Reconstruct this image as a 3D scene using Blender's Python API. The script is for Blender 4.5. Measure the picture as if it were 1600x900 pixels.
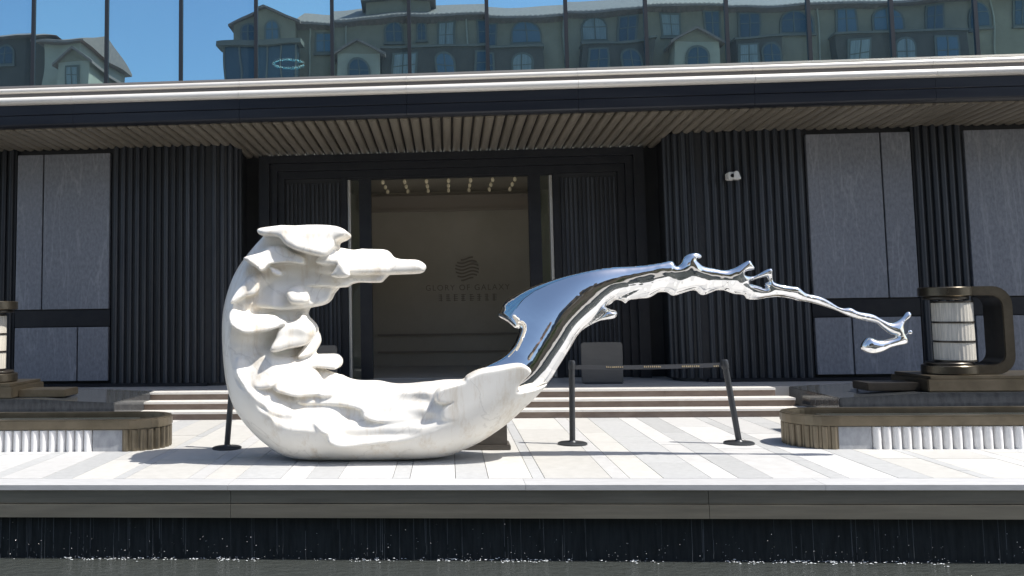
import bpy, bmesh, math, random
import numpy as np
from mathutils import Vector, Matrix

# ------------------------------------------------------------------ camera, sky, sun, exposure
scene = bpy.context.scene
for o in list(bpy.data.objects):
    bpy.data.objects.remove(o)
COL = scene.collection

cam = bpy.data.cameras.new('camera')
cam.sensor_fit = 'HORIZONTAL'
cam.sensor_width = 36.0
cam.lens = 31.5
cam.shift_x = 0.125
cam.shift_y = -0.05
cam.clip_start = 0.05
cam.clip_end = 3000
cam_o = bpy.data.objects.new('camera', cam)
COL.objects.link(cam_o)
psi, pit, rol = math.radians(4.0), math.radians(4.57), math.radians(0.8)
_fw = Vector((-math.sin(psi) * math.cos(pit), math.cos(psi) * math.cos(pit), math.sin(pit)))
_rt0 = Vector((math.cos(psi), math.sin(psi), 0))
_up0 = _rt0.cross(_fw)
_up = _up0 * math.cos(rol) + _rt0 * math.sin(rol)
_rt = _rt0 * math.cos(rol) - _up0 * math.sin(rol)
M4 = Matrix((( _rt.x, _up.x, -_fw.x, 0.0), (_rt.y, _up.y, -_fw.y, 0.0), (_rt.z, _up.z, -_fw.z, 1.56), (0, 0, 0, 1)))
cam_o.matrix_world = M4
scene.camera = cam_o

SUN_TO = Vector((0.62, -0.16, 1.0)).normalized()
sun_el = math.asin(SUN_TO.z)
sun_az = math.atan2(SUN_TO.x, SUN_TO.y)          # clockwise from +Y
world = bpy.data.worlds.new('World')
scene.world = world
world.use_nodes = True
wn = world.node_tree
bg = wn.nodes['Background']
sky = wn.nodes.new('ShaderNodeTexSky')
sky.sky_type = 'NISHITA'
sky.sun_disc = False
sky.sun_elevation = sun_el
sky.sun_rotation = sun_az
sky.air_density = 1.0
sky.dust_density = 1.6
sky.ozone_density = 1.6
wn.links.new(sky.outputs[0], bg.inputs[0])
bg.inputs[1].default_value = 0.14

sun = bpy.data.lights.new('sun', 'SUN')
sun.energy = 4.8
sun.angle = math.radians(0.53)
sun.color = (1.0, 0.96, 0.89)
sun_o = bpy.data.objects.new('sun', sun)
COL.objects.link(sun_o)
sun_o.rotation_euler = SUN_TO.to_track_quat('Z', 'Y').to_euler()
sun_o.location = (20, -8, 30)

scene.view_settings.view_transform = 'Standard'
scene.view_settings.look = 'None'
scene.view_settings.exposure = 0.45
scene.view_settings.gamma = 1.0
scene.view_settings.use_curve_mapping = False
scene.cycles.max_bounces = 10
scene.cycles.diffuse_bounces = 4
scene.cycles.glossy_bounces = 6
scene.cycles.transparent_max_bounces = 12
scene.cycles.caustics_reflective = False
scene.cycles.caustics_refractive = False
scene.cycles.use_denoising = True

rng = random.Random(7)

# ------------------------------------------------------------------ helpers
class MB:
    """collects simple shapes; build() links them as ONE mesh object"""
    def __init__(self):
        self.v = []
        self.f = []
    def add(self, vs, fs):
        b = len(self.v)
        self.v += [tuple(p) for p in vs]
        self.f += [tuple(b + i for i in q) for q in fs]
        return self
    def box(self, x0, x1, y0, y1, z0, z1):
        vs = [(x0, y0, z0), (x1, y0, z0), (x1, y1, z0), (x0, y1, z0), (x0, y0, z1), (x1, y0, z1), (x1, y1, z1), (x0, y1, z1)]
        fs = [(0, 3, 2, 1), (4, 5, 6, 7), (0, 1, 5, 4), (1, 2, 6, 5), (2, 3, 7, 6), (3, 0, 4, 7)]
        return self.add(vs, fs)
    def prism(self, pts, axis, a, b):
        """polygon pts (2D) extruded along axis from a to b; axis x: pts=(y,z); y: pts=(x,z); z: pts=(x,y)"""
        n = len(pts)
        def P(p, t):
            return (t, p[0], p[1]) if axis == 'x' else ((p[0], t, p[1]) if axis == 'y' else (p[0], p[1], t))
        vs = [P(p, a) for p in pts] + [P(p, b) for p in pts]
        fs = [(i, (i + 1) % n, n + (i + 1) % n, n + i) for i in range(n)]
        fs += [tuple(range(n - 1, -1, -1)), tuple(range(n, 2 * n))]
        return self.add(vs, fs)
    def lathe(self, prof, cx, cy, n=24, cap=True):
        b = len(self.v)
        for r, z in prof:
            for k in range(n):
                a = 2 * math.pi * k / n
                self.v.append((cx + r * math.cos(a), cy + r * math.sin(a), z))
        m = len(prof)
        for j in range(m - 1):
            for k in range(n):
                self.f.append((b + j * n + k, b + j * n + (k + 1) % n, b + (j + 1) * n + (k + 1) % n, b + (j + 1) * n + k))
        if cap:
            self.f.append(tuple(b + k for k in range(n - 1, -1, -1)))
            self.f.append(tuple(b + (m - 1) * n + k for k in range(n)))
        return self
    def tube(self, pts, rad, n=8):
        b = len(self.v)
        pts = [Vector(p) for p in pts]
        m = len(pts)
        for i, p in enumerate(pts):
            d = (pts[min(i + 1, m - 1)] - pts[max(i - 1, 0)]).normalized()
            s = d.cross(Vector((0, 0, 1)))
            if s.length < 1e-3:
                s = d.cross(Vector((0, 1, 0)))
            s.normalize()
            t = s.cross(d)
            r = rad[i] if isinstance(rad, (list, tuple)) else rad
            for k in range(n):
                a = 2 * math.pi * k / n
                self.v.append(tuple(p + s * (r * math.cos(a)) + t * (r * math.sin(a))))
        for j in range(m - 1):
            for k in range(n):
                self.f.append((b + j * n + k, b + j * n + (k + 1) % n, b + (j + 1) * n + (k + 1) % n, b + (j + 1) * n + k))
        self.f.append(tuple(b + k for k in range(n - 1, -1, -1)))
        self.f.append(tuple(b + (m - 1) * n + k for k in range(n)))
        return self
    def mesh(self, name, m, smooth=None, bevel=0.0):
        me = bpy.data.meshes.new(name)
        me.from_pydata(self.v, [], self.f)
        bm = bmesh.new()
        bm.from_mesh(me)
        bmesh.ops.recalc_face_normals(bm, faces=bm.faces)
        if bevel:
            es = [e for e in bm.edges if len(e.link_faces) == 2 and e.calc_face_angle(0) > 0.6]
            bmesh.ops.bevel(bm, geom=es, offset=bevel, segments=2, affect='EDGES', clamp_overlap=True)
        bm.to_mesh(me)
        bm.free()
        if smooth is not None:
            me.polygons.foreach_set('use_smooth', [True] * len(me.polygons))
            me.set_sharp_from_angle(angle=math.radians(smooth))
        me.materials.append(m)
        me.update()
        return me
    def build(self, name, m, parent=None, smooth=None, bevel=0.0):
        return link(name, self.mesh(name, m, smooth, bevel), parent)

WL = {}
def link(name, me, parent=None, loc=(0, 0, 0)):
    """mesh in world coordinates (plus loc), hung under an unrotated parent"""
    o = bpy.data.objects.new(name, me)
    COL.objects.link(o)
    loc = Vector(loc)
    WL[o] = loc
    if parent is not None:
        o.parent = parent
        o.location = loc - WL[parent]
    else:
        o.location = loc
    return o
def empty(name, loc, label=None, cat=None, group=None):
    o = bpy.data.objects.new(name, None)
    COL.objects.link(o)
    o.location = loc
    o.empty_display_size = 0.2
    WL[o] = Vector(loc)
    if label:
        tag(o, label, cat, group)
    return o
def tag(o, label, cat, group=None):
    o['label'] = label
    o['category'] = cat
    if group:
        o['group'] = group
    return o
def struct(o):
    o['kind'] = 'structure'
    return o
def stuff(o, label=None, cat=None):
    o['kind'] = 'stuff'
    if label:
        o['label'] = label
        o['category'] = cat
    return o

# ------------------------------------------------------------------ materials
def mat(name, col, rough=0.6, metal=0.0, col2=None, nscale=6.0, nstretch=(1, 1, 1), bump=0.0, bscale=60.0,
        rand=0.0, spec=0.5, detail=6.0, lo=0.35, hi=0.65, rvar=0.0, coat=0.0):
    m = bpy.data.materials.new(name)
    m.use_nodes = True
    nt = m.node_tree
    p = nt.nodes['Principled BSDF']
    p.inputs['Base Color'].default_value = (*col, 1)
    p.inputs['Roughness'].default_value = rough
    p.inputs['Metallic'].default_value = metal
    p.inputs['Specular IOR Level'].default_value = spec
    p.inputs['Coat Weight'].default_value = coat
    tc = nt.nodes.new('ShaderNodeTexCoord')
    geo = nt.nodes.new('ShaderNodeNewGeometry')
    mp = nt.nodes.new('ShaderNodeMapping')
    mp.inputs['Scale'].default_value = nstretch
    nt.links.new(geo.outputs['Position'], mp.inputs[0])
    out = None
    if col2 is not None:
        nz = nt.nodes.new('ShaderNodeTexNoise')
        nz.inputs['Scale'].default_value = nscale
        nz.inputs['Detail'].default_value = detail
        nz.inputs['Roughness'].default_value = 0.65
        nt.links.new(mp.outputs[0], nz.inputs['Vector'])
        rp = nt.nodes.new('ShaderNodeMapRange')
        rp.inputs[1].default_value = lo
        rp.inputs[2].default_value = hi
        nt.links.new(nz.outputs[0], rp.inputs[0])
        mx = nt.nodes.new('ShaderNodeMix')
        mx.data_type = 'RGBA'
        mx.inputs[6].default_value = (*col, 1)
        mx.inputs[7].default_value = (*col2, 1)
        nt.links.new(rp.outputs[0], mx.inputs[0])
        out = mx.outputs[2]
        if rvar:
            rr = nt.nodes.new('ShaderNodeMapRange')
            rr.inputs[3].default_value = rough - rvar
            rr.inputs[4].default_value = rough + rvar
            nt.links.new(nz.outputs[0], rr.inputs[0])
            nt.links.new(rr.outputs[0], p.inputs['Roughness'])
    if rand:
        oi = nt.nodes.new('ShaderNodeObjectInfo')
        mr = nt.nodes.new('ShaderNodeMapRange')
        mr.inputs[3].default_value = 1 - rand
        mr.inputs[4].default_value = 1 + rand
        nt.links.new(oi.outputs['Random'], mr.inputs[0])
        hv = nt.nodes.new('ShaderNodeHueSaturation')
        hv.inputs['Color'].default_value = (*col, 1)
        nt.links.new(mr.outputs[0], hv.inputs['Value'])
        if out is not None:
            nt.links.new(out, hv.inputs['Color'])
        out = hv.outputs[0]
    if out is not None:
        nt.links.new(out, p.inputs['Base Color'])
    if bump:
        bz = nt.nodes.new('ShaderNodeTexNoise')
        bz.inputs['Scale'].default_value = bscale
        bz.inputs['Detail'].default_value = 4
        nt.links.new(mp.outputs[0], bz.inputs['Vector'])
        bp = nt.nodes.new('ShaderNodeBump')
        bp.inputs['Strength'].default_value = bump
        bp.inputs['Distance'].default_value = 0.01
        nt.links.new(bz.outputs[0], bp.inputs['Height'])
        nt.links.new(bp.outputs[0], p.inputs['Normal'])
    return m

def emit(name, col, s):
    m = bpy.data.materials.new(name)
    m.use_nodes = True
    p = m.node_tree.nodes['Principled BSDF']
    p.inputs['Base Color'].default_value = (*col, 1)
    p.inputs['Emission Color'].default_value = (*col, 1)
    p.inputs['Emission Strength'].default_value = s
    return m

M = {}
M['slab_white'] = mat('slab_white', (0.48, 0.475, 0.465), 0.55, col2=(0.54, 0.535, 0.525), nscale=9, bump=0.08, rand=0.08, rvar=0.1)
M['slab_cream'] = mat('slab_cream', (0.47, 0.46, 0.432), 0.55, col2=(0.525, 0.513, 0.485), nscale=9, bump=0.08, rand=0.08, rvar=0.1)
M['slab_grey'] = mat('slab_grey', (0.395, 0.398, 0.395), 0.55, col2=(0.455, 0.458, 0.455), nscale=14, bump=0.08, rand=0.07, rvar=0.1)
M['coping'] = mat('coping', (0.44, 0.44, 0.44), 0.5, col2=(0.51, 0.51, 0.51), nscale=5, nstretch=(1, 4, 4), bump=0.05, rand=0.03)
M['joint'] = mat('joint', (0.20, 0.19, 0.18), 0.9)
M['ground'] = mat('ground', (0.30, 0.29, 0.27), 0.85, col2=(0.36, 0.35, 0.33), nscale=0.6, bump=0.1)
M['front_paving'] = mat('front_paving', (0.27, 0.26, 0.24), 0.7, col2=(0.33, 0.315, 0.29), nscale=0.8)
M['edge_metal'] = mat('edge_metal', (0.27, 0.25, 0.21), 0.42, 0.75, col2=(0.34, 0.315, 0.26), nscale=3, nstretch=(0.4, 1, 6), rvar=0.08)
M['pool_stone'] = mat('pool_stone', (0.016, 0.020, 0.022), 0.45, spec=0.2, col2=(0.030, 0.036, 0.039), nscale=6, nstretch=(4, 1, 0.5))
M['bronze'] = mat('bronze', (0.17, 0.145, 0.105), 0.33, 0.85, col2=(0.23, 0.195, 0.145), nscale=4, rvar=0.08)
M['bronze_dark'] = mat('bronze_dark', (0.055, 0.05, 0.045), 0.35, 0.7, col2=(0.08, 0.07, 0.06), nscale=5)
M['bronze_mid'] = mat('bronze_mid', (0.085, 0.074, 0.058), 0.3, 0.85, col2=(0.12, 0.105, 0.082), nscale=4, rvar=0.08)
M['granite'] = mat('granite', (0.035, 0.038, 0.042), 0.12, col2=(0.065, 0.07, 0.075), nscale=18, nstretch=(1, 1, 0.35), rvar=0.06)
M['granite_pale'] = mat('granite_pale', (0.28, 0.29, 0.31), 0.25, col2=(0.42, 0.43, 0.45), nscale=9, nstretch=(1.4, 1, 0.8), lo=0.3, hi=0.7)
M['rib_stone'] = mat('rib_stone', (0.74, 0.73, 0.72), 0.35, col2=(0.82, 0.81, 0.80), nscale=12, rand=0.04)
M['tread'] = mat('tread', (0.60, 0.57, 0.53), 0.5, col2=(0.66, 0.64, 0.60), nscale=8, rand=0.03)
M['riser'] = mat('riser', (0.145, 0.105, 0.082), 0.5, col2=(0.20, 0.155, 0.125), nscale=7, nstretch=(0.6, 1, 2), rand=0.10)
M['landing'] = mat('landing', (0.46, 0.44, 0.41), 0.35, col2=(0.52, 0.50, 0.47), nscale=6)
M['flute'] = mat('flute', (0.026, 0.030, 0.038), 0.42, 0.35, rand=0.35, col2=(0.042, 0.046, 0.053), nscale=3, nstretch=(3, 3, 0.3))
M['wall_dark'] = mat('wall_dark', (0.018, 0.020, 0.024), 0.5, 0.2, col2=(0.026, 0.028, 0.031), nscale=4)
M['panel_stone'] = mat('panel_stone', (0.145, 0.152, 0.175), 0.4, col2=(0.27, 0.28, 0.305), nscale=22, nstretch=(1.2, 1, 0.6), detail=10, lo=0.3, hi=0.75, bump=0.15, bscale=90, rand=0.04)
def veins(m, amount, sc):
    nt = m.node_tree
    p = nt.nodes['Principled BSDF']
    prev = p.inputs['Base Color'].links[0].from_socket
    geo = nt.nodes.new('ShaderNodeNewGeometry')
    mp = nt.nodes.new('ShaderNodeMapping')
    mp.inputs['Scale'].default_value = (1.0, 1.0, 0.12)
    nt.links.new(geo.outputs['Position'], mp.inputs[0])
    nz = nt.nodes.new('ShaderNodeTexNoise')
    nz.inputs['Scale'].default_value = sc
    nz.inputs['Detail'].default_value = 5
    nz.inputs['Distortion'].default_value = 0.4
    nt.links.new(mp.outputs[0], nz.inputs['Vector'])
    s1 = nt.nodes.new('ShaderNodeMath'); s1.operation = 'SUBTRACT'; s1.inputs[1].default_value = 0.5
    s2 = nt.nodes.new('ShaderNodeMath'); s2.operation = 'ABSOLUTE'
    rg = nt.nodes.new('ShaderNodeMapRange')
    rg.inputs[1].default_value = 0.0; rg.inputs[2].default_value = 0.02
    rg.inputs[3].default_value = amount; rg.inputs[4].default_value = 0.0
    mx = nt.nodes.new('ShaderNodeMix'); mx.data_type = 'RGBA'
    nt.links.new(nz.outputs[0], s1.inputs[0]); nt.links.new(s1.outputs[0], s2.inputs[0]); nt.links.new(s2.outputs[0], rg.inputs[0])
    nt.links.new(rg.outputs[0], mx.inputs[0]); nt.links.new(prev, mx.inputs[6])
    mx.inputs[7].default_value = (0.46, 0.47, 0.49, 1)
    nt.links.new(mx.outputs[2], p.inputs['Base Color'])
veins(M['panel_stone'], 0.24, 3.2)
M['frame_dark'] = mat('frame_dark', (0.020, 0.022, 0.028), 0.38, 0.5, col2=(0.028, 0.030, 0.035), nscale=5)
M['soffit'] = mat('soffit', (0.27, 0.238, 0.19), 0.38, 0.4, col2=(0.33, 0.292, 0.235), nscale=2, nstretch=(6, 0.5, 1), rand=0.10)
M['soffit_back'] = mat('soffit_back', (0.05, 0.045, 0.04), 0.7)
M['moulding'] = mat('moulding', (0.70, 0.67, 0.62), 0.35, 0.15, col2=(0.76, 0.73, 0.68), nscale=2, nstretch=(0.4, 2, 2), rand=0.02)
M['moulding_brown'] = mat('moulding_brown', (0.20, 0.175, 0.15), 0.4, 0.6)
M['fascia'] = mat('fascia', (0.022, 0.025, 0.033), 0.32, 0.6, col2=(0.04, 0.043, 0.05), nscale=1.5, nstretch=(0.3, 1, 4))
M['mullion'] = mat('mullion', (0.06, 0.065, 0.07), 0.4, 0.7)
M['beige_wall'] = mat('beige_wall', (0.52, 0.475, 0.375), 0.5, col2=(0.58, 0.53, 0.43), nscale=1.2)
M['beige_trim'] = mat('beige_trim', (0.36, 0.31, 0.25), 0.55)
M['ceiling'] = mat('ceiling', (0.42, 0.38, 0.30), 0.6)
M['lobby_floor'] = mat('lobby_floor', (0.45, 0.42, 0.38), 0.2)
M['letter'] = mat('letter', (0.29, 0.25, 0.195), 0.5, 0.2)
M['gold_light'] = emit('gold_light', (0.80, 0.70, 0.48), 0.05)
M['ring_light'] = emit('ring_light', (1.0, 0.95, 0.85), 6.0)
M['pull'] = mat('pull', (0.42, 0.40, 0.37), 0.35, 0.8, bump=0.5, bscale=40)
M['post_metal'] = mat('post_metal', (0.05, 0.053, 0.058), 0.38, 0.4)
M['belt'] = mat('belt', (0.055, 0.058, 0.066), 0.75)
M['belt_print'] = mat('belt_print', (0.45, 0.36, 0.22), 0.6)
M['console'] = mat('console', (0.10, 0.098, 0.092), 0.5, 0.3, col2=(0.125, 0.12, 0.113), nscale=3, nstretch=(1, 1, 6))
M['pedestal'] = mat('pedestal', (0.055, 0.048, 0.042), 0.5, col2=(0.08, 0.07, 0.06), nscale=4, nstretch=(1, 1, 4))
M['white_plastic'] = mat('white_plastic', (0.75, 0.74, 0.70), 0.4)
M['lens'] = mat('lens', (0.01, 0.01, 0.012), 0.1)
M['lamp_glass'] = mat('lamp_glass', (0.62, 0.58, 0.50), 0.45, col2=(0.50, 0.47, 0.41), nscale=60, nstretch=(1, 1, 0.05), lo=0.45, hi=0.55)
M['pale_column'] = mat('pale_column', (0.72, 0.74, 0.74), 0.6)
M['room_dark'] = mat('room_dark', (0.05, 0.055, 0.06), 0.8)
M['stucco'] = mat('stucco', (0.21, 0.165, 0.115), 0.9, col2=(0.26, 0.205, 0.145), nscale=0.7)
M['stucco_pale'] = mat('stucco_pale', (0.31, 0.265, 0.21), 0.9, col2=(0.36, 0.31, 0.245), nscale=0.7)
M['stucco_dark'] = mat('stucco_dark', (0.07, 0.053, 0.042), 0.9, col2=(0.095, 0.072, 0.058), nscale=0.9)
M['roof_tile'] = mat('roof_tile', (0.17, 0.12, 0.105), 0.8, col2=(0.24, 0.165, 0.14), nscale=4, rand=0.06)
M['cornice'] = mat('cornice', (0.14, 0.12, 0.10), 0.8)
M['window_dark'] = mat('window_dark', (0.03, 0.05, 0.07), 0.08)
M['window_mid'] = mat('window_mid', (0.07, 0.11, 0.15), 0.1)
M['window_curtain'] = mat('window_curtain', (0.26, 0.27, 0.26), 0.5, col2=(0.14, 0.15, 0.15), nscale=3, nstretch=(6, 1, 0.2))
M['window_frame'] = mat('window_frame', (0.11, 0.10, 0.08), 0.6)
M['bark'] = mat('bark', (0.11, 0.085, 0.06), 0.9, col2=(0.16, 0.12, 0.09), nscale=12, nstretch=(1, 1, 0.2), bump=0.4, bscale=20)
M['leaf'] = mat('leaf', (0.045, 0.085, 0.022), 0.55, col2=(0.09, 0.13, 0.035), nscale=1.6, rand=0.12)

# stainless steel, polished
ms = bpy.data.materials.new('polished_steel')
ms.use_nodes = True
p = ms.node_tree.nodes['Principled BSDF']
p.inputs['Base Color'].default_value = (0.84, 0.835, 0.825, 1)
p.inputs['Metallic'].default_value = 1.0
p.inputs['Roughness'].default_value = 0.035
_nt = ms.node_tree
_g = _nt.nodes.new('ShaderNodeNewGeometry'); _n = _nt.nodes.new('ShaderNodeTexNoise'); _b = _nt.nodes.new('ShaderNodeBump')
_n.inputs['Scale'].default_value = 7.0
_n.inputs['Detail'].default_value = 2.0
_b.inputs['Strength'].default_value = 0.10
_b.inputs['Distance'].default_value = 0.02
_nt.links.new(_g.outputs['Position'], _n.inputs['Vector']); _nt.links.new(_n.outputs[0], _b.inputs['Height']); _nt.links.new(_b.outputs[0], p.inputs['Normal'])
M['steel'] = ms

# marble: white with faint grey veins and rusty water marks along the right half
def marble():
    m = mat('marble', (0.84, 0.815, 0.76), 0.42, col2=(0.79, 0.755, 0.69), nscale=2.2, lo=0.35, hi=0.75, bump=0.05, bscale=45)
    nt = m.node_tree
    p = nt.nodes['Principled BSDF']
    prev = p.inputs['Base Color'].links[0].from_socket
    geo = nt.nodes.new('ShaderNodeNewGeometry')
    # stains: vertical streaks, only some places
    mp = nt.nodes.new('ShaderNodeMapping')
    mp.inputs['Scale'].default_value = (3.2, 3.2, 0.55)
    nt.links.new(geo.outputs['Position'], mp.inputs[0])
    n1 = nt.nodes.new('ShaderNodeTexNoise')
    n1.inputs['Scale'].default_value = 1.5
    n1.inputs['Detail'].default_value = 8
    n1.inputs['Roughness'].default_value = 0.75
    nt.links.new(mp.outputs[0], n1.inputs['Vector'])
    r1 = nt.nodes.new('ShaderNodeMapRange')
    r1.inputs[1].default_value = 0.50
    r1.inputs[2].default_value = 0.72
    r1.inputs[4].default_value = 0.80
    nt.links.new(n1.outputs[0], r1.inputs[0])
    mx = nt.nodes.new('ShaderNodeMix')
    mx.data_type = 'RGBA'
    nt.links.new(r1.outputs[0], mx.inputs[0])
    nt.links.new(prev, mx.inputs[6])
    mx.inputs[7].default_value = (0.55, 0.45, 0.32, 1)
    # thin grey veins
    mp2 = nt.nodes.new('ShaderNodeMapping')
    mp2.inputs['Rotation'].default_value = (0.3, 0.6, 0.9)
    nt.links.new(geo.outputs['Position'], mp2.inputs[0])
    n2 = nt.nodes.new('ShaderNodeTexNoise')
    n2.inputs['Scale'].default_value = 1.3
    n2.inputs['Detail'].default_value = 7
    n2.inputs['Distortion'].default_value = 0.8
    nt.links.new(mp2.outputs[0], n2.inputs['Vector'])
    sb = nt.nodes.new('ShaderNodeMath'); sb.operation = 'SUBTRACT'; sb.inputs[1].default_value = 0.5
    nt.links.new(n2.outputs[0], sb.inputs[0])
    ab = nt.nodes.new('ShaderNodeMath'); ab.operation = 'ABSOLUTE'
    nt.links.new(sb.outputs[0], ab.inputs[0])
    r2 = nt.nodes.new('ShaderNodeMapRange')
    r2.inputs[1].default_value = 0.0
    r2.inputs[2].default_value = 0.012
    r2.inputs[3].default_value = 0.30
    r2.inputs[4].default_value = 0.0
    nt.links.new(ab.outputs[0], r2.inputs[0])
    mx2 = nt.nodes.new('ShaderNodeMix')
    mx2.data_type = 'RGBA'
    nt.links.new(r2.outputs[0], mx2.inputs[0])
    nt.links.new(mx.outputs[2], mx2.inputs[6])
    mx2.inputs[7].default_value = (0.40, 0.37, 0.33, 1)
    nt.links.new(mx2.outputs[2], p.inputs['Base Color'])
    return m
M['marble'] = marble()

# coated curtain-wall glass: mostly mirror, partly see-through
def curtain_glass():
    m = bpy.data.materials.new('curtain_glass')
    m.use_nodes = True
    nt = m.node_tree
    nt.nodes.remove(nt.nodes['Principled BSDF'])
    out = nt.nodes['Material Output']
    gl = nt.nodes.new('ShaderNodeBsdfGlossy')
    gl.inputs['Color'].default_value = (0.56, 0.92, 1.0, 1)
    gl.inputs['Roughness'].default_value = 0.0
    tr = nt.nodes.new('ShaderNodeBsdfTransparent')
    tr.inputs['Color'].default_value = (0.55, 0.68, 0.72, 1)
    mx = nt.nodes.new('ShaderNodeMixShader')
    mx.inputs[0].default_value = 0.84
    nt.links.new(tr.outputs[0], mx.inputs[1])
    nt.links.new(gl.outputs[0], mx.inputs[2])
    oi = nt.nodes.new('ShaderNodeObjectInfo')          # coating batch: every pane a slightly different tint
    cr_ = nt.nodes.new('ShaderNodeValToRGB')
    cr_.color_ramp.elements[0].color = (0.46, 0.75, 0.90, 1)
    cr_.color_ramp.elements[1].color = (0.60, 0.93, 1.0, 1)
    nt.links.new(oi.outputs['Random'], cr_.inputs[0])
    nt.links.new(cr_.outputs[0], gl.inputs['Color'])
    geo = nt.nodes.new('ShaderNodeNewGeometry')
    nz = nt.nodes.new('ShaderNodeTexNoise')
    nz.inputs['Scale'].default_value = 0.9
    nz.inputs['Detail'].default_value = 1
    nt.links.new(geo.outputs['Position'], nz.inputs['Vector'])
    bp = nt.nodes.new('ShaderNodeBump')
    bp.inputs['Strength'].default_value = 0.12
    bp.inputs['Distance'].default_value = 0.02
    nt.links.new(nz.outputs[0], bp.inputs['Height'])
    nt.links.new(bp.outputs[0], gl.inputs['Normal'])
    df = nt.nodes.new('ShaderNodeBsdfDiffuse')          # bluish haze and sheen painted in as a diffuse veil
    df.inputs['Color'].default_value = (0.42, 0.62, 0.75, 1)
    mx2 = nt.nodes.new('ShaderNodeMixShader')
    mx2.inputs[0].default_value = 0.05
    nt.links.new(mx.outputs[0], mx2.inputs[1])
    nt.links.new(df.outputs[0], mx2.inputs[2])
    nt.links.new(mx2.outputs[0], out.inputs[0])
    return m
M['curtain_glass'] = curtain_glass()

def clear_glass():
    m = bpy.data.materials.new('clear_glass')
    m.use_nodes = True
    nt = m.node_tree
    nt.nodes.remove(nt.nodes['Principled BSDF'])
    gl = nt.nodes.new('ShaderNodeBsdfGlossy')
    gl.inputs['Roughness'].default_value = 0.0
    tr = nt.nodes.new('ShaderNodeBsdfTransparent')
    tr.inputs['Color'].default_value = (0.8, 0.85, 0.84, 1)
    fr = nt.nodes.new('ShaderNodeFresnel')
    fr.inputs[0].default_value = 1.45
    mx = nt.nodes.new('ShaderNodeMixShader')
    nt.links.new(fr.outputs[0], mx.inputs[0])
    nt.links.new(tr.outputs[0], mx.inputs[1])
    nt.links.new(gl.outputs[0], mx.inputs[2])
    nt.links.new(mx.outputs[0], nt.nodes['Material Output'].inputs[0])
    return m
M['clear_glass'] = clear_glass()

def water_mat():
    m = bpy.data.materials.new('pool_water')
    m.use_nodes = True
    nt = m.node_tree
    p = nt.nodes['Principled BSDF']
    p.inputs['Base Color'].default_value = (0.045, 0.05, 0.047, 1)
    p.inputs['Roughness'].default_value = 0.12
    p.inputs['IOR'].default_value = 1.33
    geo = nt.nodes.new('ShaderNodeNewGeometry')
    mp = nt.nodes.new('ShaderNodeMapping')
    mp.inputs['Scale'].default_value = (1.0, 1.6, 1.0)
    nt.links.new(geo.outputs['Position'], mp.inputs[0])
    nz = nt.nodes.new('ShaderNodeTexNoise')
    nz.inputs['Scale'].default_value = 9
    nz.inputs['Detail'].default_value = 5
    nz.inputs['Roughness'].default_value = 0.6
    nt.links.new(mp.outputs[0], nz.inputs['Vector'])
    bp = nt.nodes.new('ShaderNodeBump')
    bp.inputs['Strength'].default_value = 0.8
    bp.inputs['Distance'].default_value = 0.035
    nt.links.new(nz.outputs[0], bp.inputs['Height'])
    nt.links.new(bp.outputs[0], p.inputs['Normal'])
    return m
M['water'] = water_mat()
M['drop'] = mat('drop', (0.75, 0.78, 0.80), 0.15, spec=0.8)
M['thread'] = mat('thread', (0.10, 0.11, 0.12), 0.2, spec=0.4)

XC = 0.06            # axis of symmetry of the pavilion front

# ------------------------------------------------------------------ ground, platform, pool
g = MB().add([(-900, -900, -0.95), (900, -900, -0.95), (900, 900, -0.95), (-900, 900, -0.95)], [(0, 1, 2, 3)]).build('ground', M['ground'])
struct(g)
fp = MB().box(-70, 70, -80, 1.9, -0.9, 0.0).build('front_pavement', M['front_paving'])
struct(fp)

pave = MB().box(-60, 60, 8.245, 60, -0.9, -0.03).build('pavement', M['joint'])
struct(pave)
# coping slabs along the edge
xs = [-12.0, -9.4, -7.0, -4.55, -2.0, 0.65, 3.2, 5.75, 8.3, 11.0, 13.5]
for a, b in zip(xs[:-1], xs[1:]):
    MB().box(a + 0.0015, b - 0.0015, 8.07, 8.37, -0.045, 0.0).build('coping_slab', M['coping'], pave)
# long paving strips running to the steps
def strips():
    x = -8.2
    pr = random.Random(12)
    kinds = [('slab_white', 0.42), ('slab_grey', 0.30), ('slab_cream', 0.40), ('slab_grey', 0.11), ('slab_cream', 0.60), ('slab_white', 0.16),
             ('slab_cream', 0.30), ('slab_grey', 0.42), ('slab_white', 0.24), ('slab_grey', 0.30), ('slab_white', 0.50), ('slab_grey', 0.16)]
    cache = {}
    i = 0
    while x < 9.3:
        k, w = kinds[i % len(kinds)]
        i += 1
        y = 8.374 - pr.uniform(0.0, 0.9)
        while y < 12.8:
            L = pr.choice((1.2, 1.5, 1.8))
            y0, y1 = max(y, 8.374), min(y + L, 12.84)
            y += L
            if y1 - y0 < 0.05:
                continue
            MB().box(x + 0.003, x + w - 0.003, y0 + 0.003, y1 - 0.003, -0.028, pr.uniform(-0.0008, 0.0008)).build('paving_slab', M[k], pave)
        x += w
strips()
# bronze edge bands under the coping
for a, b in zip([-12.0, -6.2, -1.98, 2.22, 6.4, 13.5][:-1], [-12.0, -6.2, -1.98, 2.22, 6.4, 13.5][1:]):
    MB().box(a + 0.002, b - 0.002, 8.095, 8.15, -0.165, -0.049).build('edge_band', M['edge_metal'], pave)
    MB().box(a + 0.002, b - 0.002, 8.082, 8.15, -0.29, -0.172).build('edge_band', M['edge_metal'], pave)
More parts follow.
